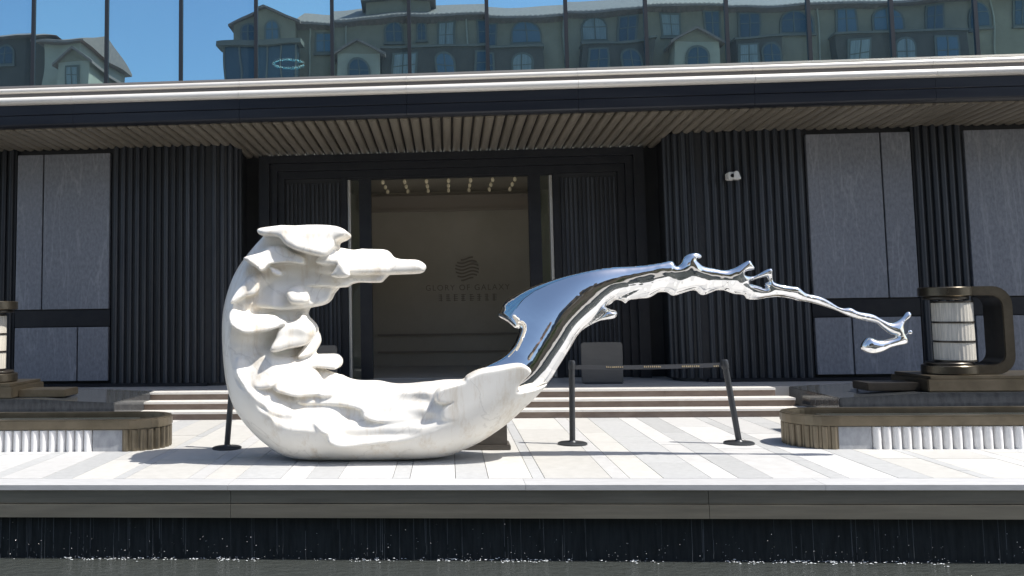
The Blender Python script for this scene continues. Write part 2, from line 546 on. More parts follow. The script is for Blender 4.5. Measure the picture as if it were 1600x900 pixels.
# dark wall behind the falling water
pw = MB().box(-40, 40, 8.19, 8.24, -0.94, -0.2).build('pool_wall', M['pool_stone'])
struct(pw)
wat = MB().add([(-40, 1.85, -0.672), (40, 1.85, -0.672), (40, 8.2, -0.672), (-40, 8.2, -0.672)], [(0, 1, 2, 3)]).build('pool_water', M['water'])
struct(wat)
# water threads and splashes
tr_ = MB()
wr = random.Random(3)
x = -6.0
while x < 7.5:
    dens = 0.5 if (x < -2.5) else 1.0
    x += wr.expovariate(1 / (0.075 * dens + 0.02))
    top, bot = -0.29, -0.672
    yy = 8.135 + wr.uniform(-0.02, 0.02)
    z = top
    br = wr.random()
    while z > bot:
        L = wr.uniform(0.10, 0.35) if z > -0.5 else wr.uniform(0.008, 0.05)
        z2 = max(bot, z - L)
        r = wr.uniform(0.0010, 0.0022) if z > -0.55 else wr.uniform(0.0012, 0.0028)
        j = wr.uniform(-0.003, 0.003)
        if wr.random() < (0.9 if br > 0.35 else 0.5):
            tr_.add([(x - r + j, yy, z), (x + r + j, yy, z), (x + j, yy + r * 1.7, z), (x - r + j, yy, z2), (x + r + j, yy, z2), (x + j, yy + r * 1.7, z2)],
                    [(0, 1, 4, 3), (1, 2, 5, 4), (2, 0, 3, 5), (0, 2, 1), (3, 4, 5)])
        z = z2 - (0.0 if z > -0.5 else wr.uniform(0.01, 0.06))
stuff(tr_.build('water_threads', M['thread']), 'thin threads of water falling from the platform edge', 'water')
sp = MB()
def octa(mb, x, y, z, r, sx=1.0, sz=1.0):
    mb.add([(x - r * sx, y, z), (x + r * sx, y, z), (x, y - r, z), (x, y + r, z), (x, y, z - r * sz), (x, y, z + r * sz)],
           [(0, 2, 5), (2, 1, 5), (1, 3, 5), (3, 0, 5), (2, 0, 4), (1, 2, 4), (3, 1, 4), (0, 3, 4)])
for k in range(420):
    cx = wr.uniform(-6.2, 7.6)
    if math.sin(cx * 5.1) + math.sin(cx * 2.3 + 1) + wr.uniform(-1, 1) < -0.2:
        continue
    for q in range(wr.randint(2, 7)):
        octa(sp, cx + wr.gauss(0, 0.03), 8.135 + wr.gauss(0, 0.03), -0.669 + abs(wr.gauss(0, 0.008)), wr.uniform(0.0018, 0.0062), wr.uniform(1, 2.6), 0.7)
for k in range(420):
    octa(sp, wr.uniform(-6.2, 7.6), 8.12 + wr.gauss(0, 0.04), -0.662 + abs(wr.gauss(0, 0.12)), wr.uniform(0.0012, 0.0036))
stuff(sp.build('water_splash', M['drop']), 'white splash drops where the falling water meets the pool', 'splash')

# ------------------------------------------------------------------ steps and landing
ZL = 0.345
land = MB().box(-14, 14, 13.64, 30, -0.02, ZL - 0.003).build('landing', M['landing'])
struct(land)
st = empty('entrance_steps', (XC, 12.8, 0), 'three broad entrance steps with pale treads and brown risers', 'steps')
for k in range(3):
    yf = 12.8 + 0.28 * k
    hw = 4.95 - 0.17 * k
    z1 = 0.115 * (k + 1)
    cuts = [-hw, -hw * 0.62, -hw * 0.30, 0.02, hw * 0.36, hw * 0.66, hw]
    dp = 0.30 if k < 2 else 0.29
    for a, b in zip(cuts[:-1], cuts[1:]):
        MB().box(XC + a + 0.001, XC + b - 0.001, yf + 0.02, yf + dp, z1 - 0.115 + (0.0 if k == 0 else 0.002), z1 - 0.0305).build('riser', M['riser'], st)
        MB().box(XC + a + 0.001, XC + b - 0.001, yf, yf + dp - 0.004, z1 - 0.030, z1).build('tread', M['tread'], st)

# ------------------------------------------------------------------ pavilion
B = empty('pavilion_building', (XC, 14.5, 0), 'dark modern pavilion with bright metal canopy, mirrored glass storey and deep entrance', 'building')
YW = 14.5            # side walls
YE = 15.6            # entrance wall
ZS = 4.28            # soffit
def wall_part(name, m, *b):
    return MB().box(*b).build(name, m, B)

# plain dark carrier walls behind panels and flutes
for s in (-1, 1):
    a, b = sorted((XC + s * 3.92, XC + s * 14.0))
    wall_part('wall', M['wall_dark'], a, b, YW + 0.10, YW + 0.4, 0.30, ZS + 0.05)
    a, b = sorted((XC + s * 3.60, XC + s * 3.92))
    wall_part('wall', M['wall_dark'], a, b, YW + 0.45, YE + 0.3, 0.30, ZS + 0.05)
    a, b = sorted((XC + s * 3.30, XC + s * 3.60))
    wall_part('niche_wall', M['wall_dark'], a, b, YE + 0.05, YE + 0.3, 0.30, ZS + 0.05)

# fluted walls: rounded vertical ribs on a flat run that bends into the entrance recess
def rib_mesh(w, d, h):
    pts = [(-w / 2, 0.0), (-w * 0.42, -d * 0.62), (-w * 0.22, -d * 0.94), (0, -d), (w * 0.22, -d * 0.94), (w * 0.42, -d * 0.62), (w / 2, 0.0), (w / 2, 0.03), (-w / 2, 0.03)]
    return MB().prism(pts, 'z', 0, h).mesh('rib', M['flute'], smooth=50)
RIB = rib_mesh(0.088, 0.055, 3.93)
ZR = ZL + 0.05
def place_rib(par, x, y, ang):
    o = link('rib', RIB, par, (x, y, ZR))
    o.rotation_euler = (0, 0, ang)
PITCH = 0.122
for s in (-1, 1):
    fw_ = MB()
    a, b = sorted((XC + s * 3.90, XC + s * 5.62))
    fw_.box(a, b, YW + 0.03, YW + 0.099, ZL, ZS + 0.02)
    R = 0.40
    cx, cy = XC + s * 3.95, YW + 0.03 + R
    arc = [(cx - s * (R * math.sin(t)), cy - R * math.cos(t)) for t in [math.pi / 2 * i / 8 for i in range(9)]]
    inn = [(cx - s * ((R - 0.05) * math.sin(t)), cy - (R - 0.05) * math.cos(t)) for t in [math.pi / 2 * i / 8 for i in range(9)]]
    fw_.prism(arc + inn[::-1], 'z', ZL, ZS + 0.02)
    F = fw_.build('fluted_wall', M['wall_dark'], B)
    x = 5.55
    while x > 3.97:
        place_rib(F, XC + s * x, YW + 0.03, 0)
        x -= PITCH
    n = 5
    for i in range(n):
        t = (i + 0.5) / n * math.pi / 2
        place_rib(F, cx - s * R * math.sin(t), cy - R * math.cos(t), -s * t)
    # outer fluted run beyond the stone panels
    a, b = sorted((XC + s * 7.28, XC + s * 8.04))
    F2 = MB().box(a, b, YW + 0.03, YW + 0.099, ZL, ZS + 0.02).build('fluted_wall', M['wall_dark'], B)
    x = 7.36
    while x < 8.0:
        place_rib(F2, XC + s * x, YW + 0.03, 0)
        x += PITCH
    # dark skirting under the ribs
    a, b = sorted((XC + s * 3.98, XC + s * 9.9))
    wall_part('skirting', M['frame_dark'], a, b, YW - 0.07, YW + 0.028, ZL, ZR - 0.002)

# stone panels
def panel(x0, x1, z0, z1):
    MB().box(x0, x1, YW + 0.0, YW + 0.085, z0, z1).build('stone_panel', M['panel_stone'], B, bevel=0.004)
for s in (-1, 1):
    def pp(a, b, z0, z1):
        a, b = sorted((XC + s * a, XC + s * b))
        panel(a, b, z0, z1)
    cut = 6.80
    pp(5.66, cut - 0.012, 1.62, 4.22); pp(cut + 0.012, 7.25, 1.62, 4.22)
    cl = 6.18 if s < 0 else 6.22
    pp(5.66, cl - 0.012, 0.44, 1.32); pp(cl + 0.012, 7.25, 0.44, 1.32)
    pp(8.07, 9.4, 1.62, 4.22); pp(8.07, 8.9, 0.44, 1.32); pp(8.93, 9.9, 0.44, 1.32)
    a, b = sorted((XC + s * 5.64, XC + s * 7.27))
    wall_part('band', M['frame_dark'], a, b, YW + 0.03, YW + 0.098, 1.335, 1.605)
    a, b = sorted((XC + s * 8.05, XC + s * 9.9))
    wall_part('band', M['frame_dark'], a, b, YW + 0.03, YW + 0.098, 1.335, 1.605)

# portal frame: stepped pilasters and header
por = MB()
for i, (w0, w1, dy) in enumerate(((3.14, 3.32, 0.0), (3.02, 3.14, 0.10), (2.90, 3.02, 0.18))):
    for s in (-1, 1):
        a, b = sorted((XC + s * w0, XC + s * w1))
        por.box(a, b, YE - 0.22 + dy, YE + 0.12, ZL, ZS - 0.03 - 0.13 * i)
    por.box(XC - w1 + 0.001, XC + w1 - 0.001, YE - 0.22 + dy + 0.002, YE + 0.12, ZS - 0.13 * (i + 1) - 0.03, ZS - 0.13 * i - 0.031)
PF = por.build('portal_frame', M['frame_dark'], B)
# fluted grilles on both sides of the doors
GR = MB().prism([(-0.026, 0), (-0.02, -0.025), (0, -0.034), (0.02, -0.025), (0.026, 0), (0.026, 0.02), (-0.026, 0.02)], 'z', 0, 3.40).mesh('rib', M['flute'], smooth=50)
for s in (-1, 1):
    a, b = sorted((XC + s * 1.88, XC + s * 2.90))
    G = MB().box(a, b, YE + 0.02, YE + 0.10, ZL, 3.86).build('grille_panel', M['wall_dark'], B)
    x = 1.95
    while x < 2.86:
        link('rib', GR, G, (XC + s * x, YE + 0.02, ZL + 0.03))
        x += 0.075
    # door jamb, side light, pull post
    a, b = sorted((XC + s * 1.79, XC + s * 1.88))
    wall_part('door_jamb', M['frame_dark'], a, b, YE - 0.05, YE + 0.12, ZL, 3.86)
    MB().lathe([(0.035, ZL + 0.02), (0.035, 3.82)], XC + s * 1.755, YE - 0.02, 12).build('pull_post', M['pull'], B, smooth=40)
    a, b = sorted((XC + s * 1.37, XC + s * 1.58))
    wall_part('door_frame', M['frame_dark'], a, b, YE - 0.01, YE + 0.12, ZL, 3.86)
    a, b = sorted((XC + s * 1.585, XC + s * 1.72))
    wall_part('side_light', M['clear_glass'], a, b, YE + 0.05, YE + 0.062, ZL, 3.86)
wall_part('door_head', M['frame_dark'], XC - 1.80, XC + 1.80, YE - 0.02, YE + 0.12, 3.83, 3.90)

# lobby behind the doors
YB = 19.0
LB = MB().box(XC - 4.2, XC + 4.2, YB, YB + 0.15, ZL, 4.4).build('lobby_wall', M['beige_wall'], B)
wall_part('lobby_ceiling', M['ceiling'], XC - 4.2, XC + 4.2, YE + 0.35, YB, 4.02, 4.20)
for s in (-1, 1):
    a, b = sorted((XC + s * 2.9, XC + s * 3.05))
    wall_part('lobby_side_wall', M['beige_trim'], a, b, YE + 0.3, YB, ZL, 4.02)
wall_part('lobby_floor', M['lobby_floor'], XC - 2.9, XC + 2.9, YE + 0.1, YB, ZL - 0.002, ZL + 0.004)
MB().box(XC - 1.9, XC + 1.9, YB - 0.18, YB - 0.002, 3.62, 3.93).box(XC - 1.9, XC + 1.9, YB - 0.22, YB - 0.182, 3.58, 3.64).build('wall_beam', M['beige_trim'], LB)
MB().box(XC - 1.55, XC + 1.55, YB - 0.04, YB - 0.002, 0.62, 0.66).box(XC - 1.55, XC + 1.55, YB - 0.05, YB - 0.002, 0.98, 1.02).build('wall_ledge', M['beige_trim'], LB)
# rows of small gold ceiling lamps
lamp = MB().lathe([(0.012, 0.0), (0.035, -0.03), (0.03, -0.07), (0.012, -0.09)], 0, 0, 8).mesh('ceiling_lamp', M['gold_light'])
for i in range(9):
    for j in range(4):
        link('ceiling_lamp', lamp, B, (XC - 1.68 + 0.42 * i, YE + 0.75 + 0.7 * j, 4.02))
# emblem: seven waves in a circle, and the lettering under it
em = MB()
ex, ez, er = 0.42, 2.37, 0.25
for i in range(7):
    zz = ez - er * 0.86 + er * 1.72 * i / 6
    hw = math.sqrt(max(er * er - (zz - ez) ** 2, 0.004))
    n = 14
    up_, dn_ = [], []
    for k in range(n + 1):
        xx = ex - hw + 2 * hw * k / n
        wv = 0.028 * math.sin((xx - ex) * 14.0)
        up_.append((xx, zz + wv + 0.017)); dn_.append((xx, zz + wv - 0.017))
    for k in range(n):
        em.prism([up_[k], up_[k + 1], dn_[k + 1], dn_[k]], 'y', YB - 0.03, YB - 0.001)
em.build('emblem', M['letter'], LB)
def text_mesh(s, size, width, name, m, par, x, y, z):
    cu = bpy.data.curves.new(name, 'FONT')
    cu.body = s
    cu.align_x = 'CENTER'
    cu.size = size
    cu.extrude = 0.012
    cu.space_character = 1.25
    to = bpy.data.objects.new(name, cu)
    COL.objects.link(to)
    dg = bpy.context.evaluated_depsgraph_get()
    me = bpy.data.meshes.new_from_object(to.evaluated_get(dg))
    bpy.data.objects.remove(to)
    xs_ = [v.co.x for v in me.vertices]
    k = width / (max(xs_) - min(xs_))
    for v in me.vertices:
        v.co = Vector((v.co.x * k, -v.co.z, v.co.y))
    me.materials.clear()
    me.materials.append(m)
    return link(name, me, par, (x, y, z))
text_mesh('GLORY OF GALAXY', 0.17, 1.76, 'lettering', M['letter'], LB, 0.42, YB - 0.016, 1.92)
# second, unreadable line of small characters
cr = random.Random(5)
for i in range(8):
    cx = -0.14 + i * 0.158 + (0.02 if i > 3 else 0)
    ch = MB()
    for q in range(4):
        zz = 1.70 + q * 0.04
        ch.box(cx - 0.05, cx + 0.05 - cr.uniform(0, 0.03), YB - 0.012, YB - 0.001, zz, zz + 0.014)
    for q in range(2):
        xx = cx + cr.uniform(-0.04, 0.005)
        ch.box(xx, xx + 0.013, YB - 0.0125, YB - 0.0012, 1.69, 1.84)
    ch.build('small_character', M['letter'], LB)

# canopy
def CZ(z):
    return 1.56 + (z - 1.56) * 1.0317
CY = 0.40
CN = MB().prism([(12.74 + CY, CZ(ZS) + 0.06), (YE + 0.35, ZS + 0.06), (YE + 0.35, ZS + 0.5), (12.74 + CY, CZ(4.9))], 'x', -11, 11.5).build('canopy', M['soffit_back'], B)
cuts = [-11.0, -8.1, -5.6, -3.05, -0.55, 1.95, 4.45, 6.95, 9.4, 11.5]
def half_round(y, z0, z1, d, n=8, back=0.12):
    pts = []
    for i in range(n + 1):
        t = math.pi * i / n
        pts.append((y - d * math.sin(t), z0 + (z1 - z0) * (1 - math.cos(t)) / 2))
    return pts + [(y + back, z1), (y + back, z0)]
def cz(pts):
    return [(y + CY, CZ(z)) for y, z in pts]
for a, b in zip(cuts[:-1], cuts[1:]):
    a += 0.002; b -= 0.002
    MB().prism(cz(half_round(12.60, 4.615, 4.735, 0.075)), 'x', a, b).build('moulding', M['moulding'], CN, smooth=35)
    MB().prism(cz(half_round(12.66, 4.80, 4.885, 0.05)), 'x', a, b).build('moulding', M['moulding'], CN, smooth=35)
    MB().prism(cz([(12.645, 4.737), (12.74, 4.737), (12.74, 4.798), (12.645, 4.798)]), 'x', a, b).build('moulding_groove', M['moulding_brown'], CN)
    MB().prism(cz([(12.64, 4.888), (12.70, 4.935), (13.2, 4.95), (13.2, 4.888)]), 'x', a, b).build('capping', M['moulding_brown'], CN)
    MB().prism(cz([(12.615, 4.31), (12.60, 4.33), (12.60, 4.455), (12.612, 4.46), (12.60, 4.47), (12.60, 4.612), (12.74, 4.612), (12.74, 4.285), (12.66, 4.285)]), 'x', a, b).build('fascia_board', M['fascia'], CN)
def slat_mesh(y1):
    prof = [(-0.062, 0.06), (-0.062, 0.015), (-0.045, -0.012), (0.0, -0.022), (0.045, -0.012), (0.062, 0.015), (0.062, 0.06)]
    y0 = 12.745 + CY
    mb = MB().prism(prof, 'y', y0, y1)
    zf = CZ(ZS) - ZS
    mb.v = [(x, y, z + zf * (YE - y) / (YE - y0)) for x, y, z in mb.v]
    return mb.mesh('slat', M['soffit'], smooth=50)
SL1, SL2 = slat_mesh(YW + 0.06), slat_mesh(YE + 0.02)
x = -9.4
while x < 10.0:
    link('slat', SL2 if abs(x - XC) < 3.62 else SL1, CN, (x, 0, ZS))
    x += 0.160

# upper storey: curtain wall
YG = 13.45
UP = MB().box(-11, 11.5, 15.4, 15.6, 4.95, 9.6).box(-11, 11.5, YG + 0.06, 15.4, 4.83, 5.0).build('upper_room', M['room_dark'], B)
MB().box(-11, 11.5, YG - 0.02, 15.6, 9.3, 9.9).build('roof_parapet', M['fascia'], B)
for s in (-1, 1):
    a, b = sorted((XC + s * 11.0, XC + s * 10.9))
    wall_part('upper_side_wall', M['room_dark'], a, b, YG + 0.05, 15.4, 4.95, 9.3)
gx = [-6.45 + 1.188 * k for k in range(-4, 16)]
gr = random.Random(4)
for k, (a, b) in enumerate(zip(gx[:-1], gx[1:])):
    gp = MB().box(-(b - a) / 2 + 0.012, (b - a) / 2 - 0.012, -0.006, 0.006, 0, 4.3).mesh('glass_pane', M['curtain_glass'])
    o = link('glass_pane', gp, B, ((a + b) / 2, YG, 5.06))
    o.rotation_euler = (math.radians(gr.uniform(-0.12, 0.12)), 0, math.radians(gr.uniform(-0.14, 0.14)))
    wall_part('mullion', M['mullion'], a - 0.028, a + 0.028, YG - 0.03, YG + 0.05, 5.058, 9.3)
for xa, xb in ((4.55, 5.2), (-5.0, -4.3)):
    wall_part('interior_column', M['pale_column'], xa, xb, 13.75, 14.3, 4.94, 9.3)

# ring lamp hanging inside the upper storey
rl = empty('ring_lamp', (-2.55, 14.4, 5.62), 'glowing ring lamp seen through the upper storey glass', 'lamp')
ring = MB().tube([(-2.55 + 0.25 * math.cos(t), 14.4 + 0.25 * math.sin(t), 5.62) for t in [2 * math.pi * i / 32 for i in range(33)]], 0.016, 8)
ring.build('ring', M['ring_light'], rl, smooth=60)
for t in (0.5, 2.6, 4.7):
    MB().tube([(-2.55 + 0.25 * math.cos(t), 14.4 + 0.25 * math.sin(t), 5.63), (-2.55, 14.4, 9.3)], 0.003, 5).build('cable', M['mullion'], rl)

# security camera on the right fluted wall
sc_ = empty('security_camera', (4.50, 14.42, 3.55), 'small white security camera on the right fluted wall', 'camera')
MB().box(4.43, 4.55, 14.28, 14.46, 3.50, 3.62).build('housing', M['white_plastic'], sc_, bevel=0.015)
MB().prism([(4.50, 3.50), (4.62, 3.50), (4.585, 3.61), (4.55, 3.64), (4.50, 3.60)], 'y', 14.25, 14.40).build('hood', M['white_plastic'], sc_, bevel=0.01)
MB().lathe([(0.03, -0.01), (0.03, 0.012)], 0, 0, 12).build('lens', M['lens'], sc_)
ln = sc_.children[-1]
ln.rotation_euler = (math.pi / 2, 0, 0)
ln.location = Vector((4.49, 14.272, 3.56)) - Vector((4.50, 14.42, 3.55))
MB().box(4.46, 4.53, 14.455, 14.50, 3.53, 3.60).build('bracket', M['white_plastic'], sc_)

# ------------------------------------------------------------------ basins, stone tiers and lanterns on both sides
def side_group(s):
    nm = 'left' if s < 0 else 'right'
    def X(a):
        return XC + s * a
    off = 0.06 if s < 0 else 0.38
    def X(a):
        return XC + s * (a + off)
    def bx(mb, a, b, *r):
        a, b = sorted((X(a), X(b)))
        return mb.box(a, b, *r)
    # front basin
    bs = empty('stone_basin', (X(5.0), 10.2, 0), 'low bronze rimmed basin with ribbed white stone front on the %s side' % nm, 'basin', 'low basins flanking the steps')
    yb0, yb1 = 9.97, 11.6
    bx(MB(), 3.68, 10.5, yb0 + 0.06, yb1, 0.0, 0.235).build('core', M['granite_pale'], bs)
    bx(MB(), 3.682, 4.02, yb0 + 0.02, yb0 + 0.058, 0.0, 0.236).build('stone_panel', M['granite_pale'], bs)
    ribm = MB().prism([(-0.047, 0.0), (-0.043, -0.035), (-0.022, -0.062), (0.0, -0.068), (0.022, -0.062), (0.043, -0.035), (0.047, 0.0)], 'z', 0.0, 0.236).mesh('rib', M['rib_stone'], smooth=60)
    x = 4.08
    while x < 8.0:
        link('rib', ribm, bs, (X(x), yb0 + 0.058, 0.0))
        x += 0.103
    # bronze fluted round end
    cy = yb0 + 0.42
    end = MB()
    n = 14
    arc = [(X(3.68) - s * 0.40 * math.sin(t), cy - 0.40 * math.cos(t)) for t in [math.pi * i / n for i in range(n + 1)]]
    end.prism(arc + [(X(3.68), cy + 0.40)], 'z', 0.0, 0.24)
    E_ = end.build('round_end', M['bronze'], bs)
    fl = MB().prism([(-0.034, 0.01), (-0.026, -0.018), (0.0, -0.026), (0.026, -0.018), (0.034, 0.01)], 'z', 0.0, 0.238).mesh('flute', M['bronze'], smooth=60)
    for i in range(14):
        t = math.pi * (i + 0.5) / 14
        o = link('flute', fl, E_, (X(3.68) - s * 0.40 * math.sin(t), cy - 0.40 * math.cos(t), 0.0))
        o.rotation_euler = (0, 0, -s * t)
    # rim following the round end
    def loop(rr, y0, y1):
        pts = [(X(10.5), cy - rr)] + [(X(3.68) - s * rr * math.sin(t), cy - rr * math.cos(t)) for t in [math.pi * i / 16 for i in range(17)]] + [(X(10.5), cy + rr)]
        return pts
    rim = MB()
    po, pi_ = loop(0.435, 0, 0), loop(0.33, 0, 0)
    rim.prism(po + pi_[::-1], 'z', 0.245, 0.352)
    rim.build('rim', M['bronze'], bs, bevel=0.012)
    bx(MB(), 3.7, 10.4, yb0 + 0.16, cy + 0.25, 0.24, 0.30).build('basin_water', M['water'], bs)
    # stone tier behind
    tr = empty('stone_tier', (X(6.0), 12.0, 0), 'polished grey granite block behind the %s basin' % nm, 'stone block', 'granite blocks beside the steps')
    MB().prism([(X(4.50), 0.0), (X(4.50), 0.345), (X(5.1), 0.372), (X(5.6), 0.40), (X(9.5), 0.40), (X(9.5), 0.0)], 'y', 11.9, 13.6).build('block', M['granite'], tr, bevel=0.01)
    bx(MB(), 4.3, 9.5, 11.75, 11.898, 0.0, 0.14).build('lower_ledge', M['granite_pale'], tr, bevel=0.006)
    # bronze plinths
    off = 0.0
    pl = empty('bronze_plinth', (X(5.4), 12.2, 0.40), 'long bronze plinth under the %s lantern' % nm, 'plinth', 'bronze plinths')
    bx(MB(), 6.02, 9.4, 11.98, 12.95, 0.405, 0.56).build('upper_slab', M['bronze'], pl, bevel=0.012)
    bx(MB(), 6.06, 9.4, 12.0, 12.93, 0.562, 0.60).build('top_plate', M['bronze'], pl, bevel=0.006)
    bx(MB(), 5.35, 6.018, 12.15, 12.6, 0.405, 0.505).build('lower_slab', M['bronze'] if s < 0 else M['bronze_dark'], pl, bevel=0.01)  # twin slabs: lighter bronze left, darker right, painting in the different light
    # lantern: C-shaped bronze loop holding a banded glass drum
    ln = empty('lantern', (X(6.6), 12.4, 0.60), 'bronze loop lantern with banded glass drum, %s of the entrance' % nm, 'lantern', 'lanterns beside the entrance')
    zc0, zc1 = 0.602, 1.74
    def rr_loop(x0, x1, z0, z1, r):
        pts = [(X(x0), z0)]
        for i in range(7):
            t = -math.pi / 2 + math.pi / 2 * i / 6
            pts.append((X(x1 - r + r * math.cos(t)), z0 + r + r * math.sin(t)))
        for i in range(7):
            t = math.pi / 2 * i / 6
            pts.append((X(x1 - r + r * math.cos(t)), z1 - r + r * math.sin(t)))
        pts.append((X(x0), z1))
        return pts
    fr = MB()
    outer = rr_loop(6.30, 7.24, zc0, zc1, 0.24)
    inner = rr_loop(6.30, 7.11, zc0 + 0.12, zc1 - 0.12, 0.15)
    fr.prism(outer + inner[::-1], 'y', 12.19, 12.63)
    fr.build('loop_frame', M['bronze_mid'], ln, smooth=30, bevel=0.01)
    for z0, z1, r in ((zc1 - 0.125, zc1 - 0.003, 0.315), (zc1 - 0.17, zc1 - 0.126, 0.27), (zc0 + 0.003, zc0 + 0.118, 0.33), (zc0 + 0.119, zc0 + 0.155, 0.28)):
        MB().lathe([(r - 0.01, z0), (r, z0 + 0.01), (r, z1 - 0.01), (r - 0.01, z1)], X(6.52), 12.41, 32).build('disc', M['bronze_mid' if r > 0.29 else 'bronze_dark'], ln, smooth=40)
    zb = [0.77, 0.785, 1.015, 1.035, 1.265, 1.285, 1.535, 1.565]
    for a, b in ((0.765, 1.012), (1.037, 1.262), (1.287, 1.53)):
        dr = MB()
        n = 64
        pr = []
        b0 = len(dr.v)
        prof = []
        for k in range(n):
            t = 2 * math.pi * k / n
            r = 0.235 + (0.004 if k % 2 else 0)
            prof.append((X(6.60) + r * math.cos(t), 12.41 + r * math.sin(t)))
        dr.prism(prof, 'z', a, b)
        dr.build('glass_drum', M['lamp_glass'], ln)
    for z in (0.762, 1.0125, 1.2625, 1.531):
        MB().lathe([(0.246, z), (0.246, z + 0.024)], X(6.60), 12.41, 40).build('band', M['bronze_dark'], ln, smooth=40)
for s in (-1, 1):
    side_group(s)

# ------------------------------------------------------------------ stanchions, boards, pedestal
def stanchion(x, y, tilt, label, h=0.94):
    t = empty('stanchion', (x, y, 0.0), label, 'stanchion', 'black belt stanchions')
    b = MB().lathe([(0.165, 0.0), (0.165, 0.016), (0.15, 0.024), (0.05, 0.03), (0.035, 0.045)], x, y, 32).build('base', M['post_metal'], t, smooth=35)
    p_ = MB().lathe([(0.033, 0.0), (0.033, h - 0.13)], 0, 0, 20).mesh('post', M['post_metal'], smooth=40)
    po = link('post', p_, t, (x, y, 0.03))
    po.rotation_euler = (0, tilt, 0)
    hd = MB().lathe([(0.036, h - 0.13), (0.04, h - 0.12), (0.04, h - 0.045), (0.034, h - 0.03)], 0, 0, 20).mesh('head', M['post_metal'], smooth=40)
    ho = link('head', hd, t, (x, y, 0.03))
    ho.rotation_euler = (0, tilt, 0)
    return t
s1 = stanchion(-2.53, 10.17, 0.085, 'black stanchion behind the left side of the marble wave')
s2 = stanchion(1.375, 10.4, 0.02, 'black stanchion right of the marble wave, holding the left belt end')
s3 = stanchion(3.21, 10.4, -0.135, 'leaning black stanchion at the right end of the belt')
bx0, bx1 = 1.375 + 0.057, 3.21 - 0.155
bv = MB()
n = 20
for i in range(n + 1):
    u = i / n
    xx = bx0 + (bx1 - bx0) * u
    sag = -0.012 * math.sin(math.pi * u)
    zc = 0.863 + 0.012 * u + sag
    bv.v += [(xx, 10.4, zc - 0.024), (xx, 10.4, zc + 0.024), (xx, 10.402, zc + 0.024), (xx, 10.402, zc - 0.024)]
for i in range(n):
    for k in range(4):
        bv.f.append((4 * i + k, 4 * i + (k + 1) % 4, 4 * i + 4 + (k + 1) % 4, 4 * i + 4 + k))
belt = bv.build('belt', M['belt'], s2)
pr_ = random.Random(8)
for cx in (1.78, 2.20, 2.62, 2.97):
    pm = MB()
    for q in range(9):
        xx = cx + q * 0.022
        if xx > bx1 - 0.03:
            break
        pm.box(xx, xx + pr_.uniform(0.009, 0.016), 10.3975, 10.3995, 0.853, 0.853 + pr_.uniform(0.014, 0.02))
    pm.build('belt_print', M['belt_print'], belt)

def rounded_board(x0, x1, y0, y1, z0, z1, r):
    pts = [(x0, z0), (x1, z0)]
    for i in range(6):
        t = math.pi / 2 * i / 5
        pts.append((x1 - r + r * math.cos(t), z1 - r + r * math.sin(t)))
    for i in range(6):
        t = math.pi / 2 + math.pi / 2 * i / 5
        pts.append((x0 + r + r * math.cos(t), z1 - r + r * math.sin(t)))
    return MB().prism(pts, 'y', y0, y1)
for x0, lab in ((2.07, 'plain grey upright board on the landing, right of the doors'), (-2.42, 'plain grey upright board on the landing, left of the doors')):
    t = empty('upright_board', (x0 + 0.32, 14.35, ZL), lab, 'board', 'grey boards by the doors')
    rounded_board(x0, x0 + 0.64, 14.33, 14.37, ZL + 0.012, 0.985, 0.05).build('panel', M['console'], t, bevel=0.004)
    MB().box(x0 + 0.03, x0 + 0.61, 14.25, 14.45, ZL, ZL + 0.010).build('foot', M['post_metal'], t)

t = empty('pedestal', (0.40, 10.15, 0), 'dark square pedestal behind the marble wave', 'pedestal')
MB().box(0.12, 0.655, 9.99, 10.35, 0.0, 0.055).build('plinth', M['pedestal'], t, bevel=0.006)
MB().box(0.15, 0.62, 10.02, 10.32, 0.056, 0.33).build('shaft', M['pedestal'], t, bevel=0.004)

# ------------------------------------------------------------------ the wave sculpture
# Outlines were traced in image pixels (u, v); T() turns them into metres in the
# sculpture's own vertical plane Y = YS.
YS = 9.45
def T(u, v):
    D = 1 + 0.000053657 * u + 0.000059444 * v
    return ((-4.927356 + 0.00713722 * u - 0.00013944 * v) / D, 1.56 + (3.496990 - 0.00009959 * u - 0.00713246 * v) / D + 0.02)
def curve(pts, closed=True, sub=5):
    """Catmull-Rom through the traced image points, in metres"""
    P = np.array([T(*q) for q in pts])
    n = len(P)
    out = []
    rngi = range(n) if closed else range(n - 1)
    for i in rngi:
        if closed:
            a, b, c, d = P[i - 1], P[i], P[(i + 1) % n], P[(i + 2) % n]
        else:
            a, b, c, d = P[max(i - 1, 0)], P[i], P[i + 1], P[min(i + 2, n - 1)]
        for k in range(sub):
            t = k / sub
            out.append(0.5 * ((2 * b) + (-a + c) * t + (2 * a - 5 * b + 4 * c - d) * t * t + (-a + 3 * b - 3 * c + d) * t ** 3))
    if not closed:
        out.append(P[-1])
    return np.array(out)
def seg_dist(X, Z, P, closed=True):
    d = np.full(X.shape, 1e9)
    n = len(P)
    for i in range(n if closed else n - 1):
        a, b = P[i], P[(i + 1) % n]
        ex, ez = b - a
        L = ex * ex + ez * ez
        if L < 1e-12:
            continue
        t = np.clip(((X - a[0]) * ex + (Z - a[1]) * ez) / L, 0, 1)
        d = np.minimum(d, (X - a[0] - t * ex) ** 2 + (Z - a[1] - t * ez) ** 2)
    return np.sqrt(d)
def inside(X, Z, P):
    s = np.zeros(X.shape, bool)
    n = len(P)
    for i in range(n):
        a, b = P[i], P[(i + 1) % n]
        if a[1] == b[1]:
            continue
        c = ((a[1] > Z) != (b[1] > Z)) & (X < (b[0] - a[0]) * (Z - a[1]) / (b[1] - a[1]) + a[0])
        s ^= c
    return s
def sdf2(X, Z, P):
    return np.where(inside(X, Z, P), -1.0, 1.0) * seg_dist(X, Z, P)
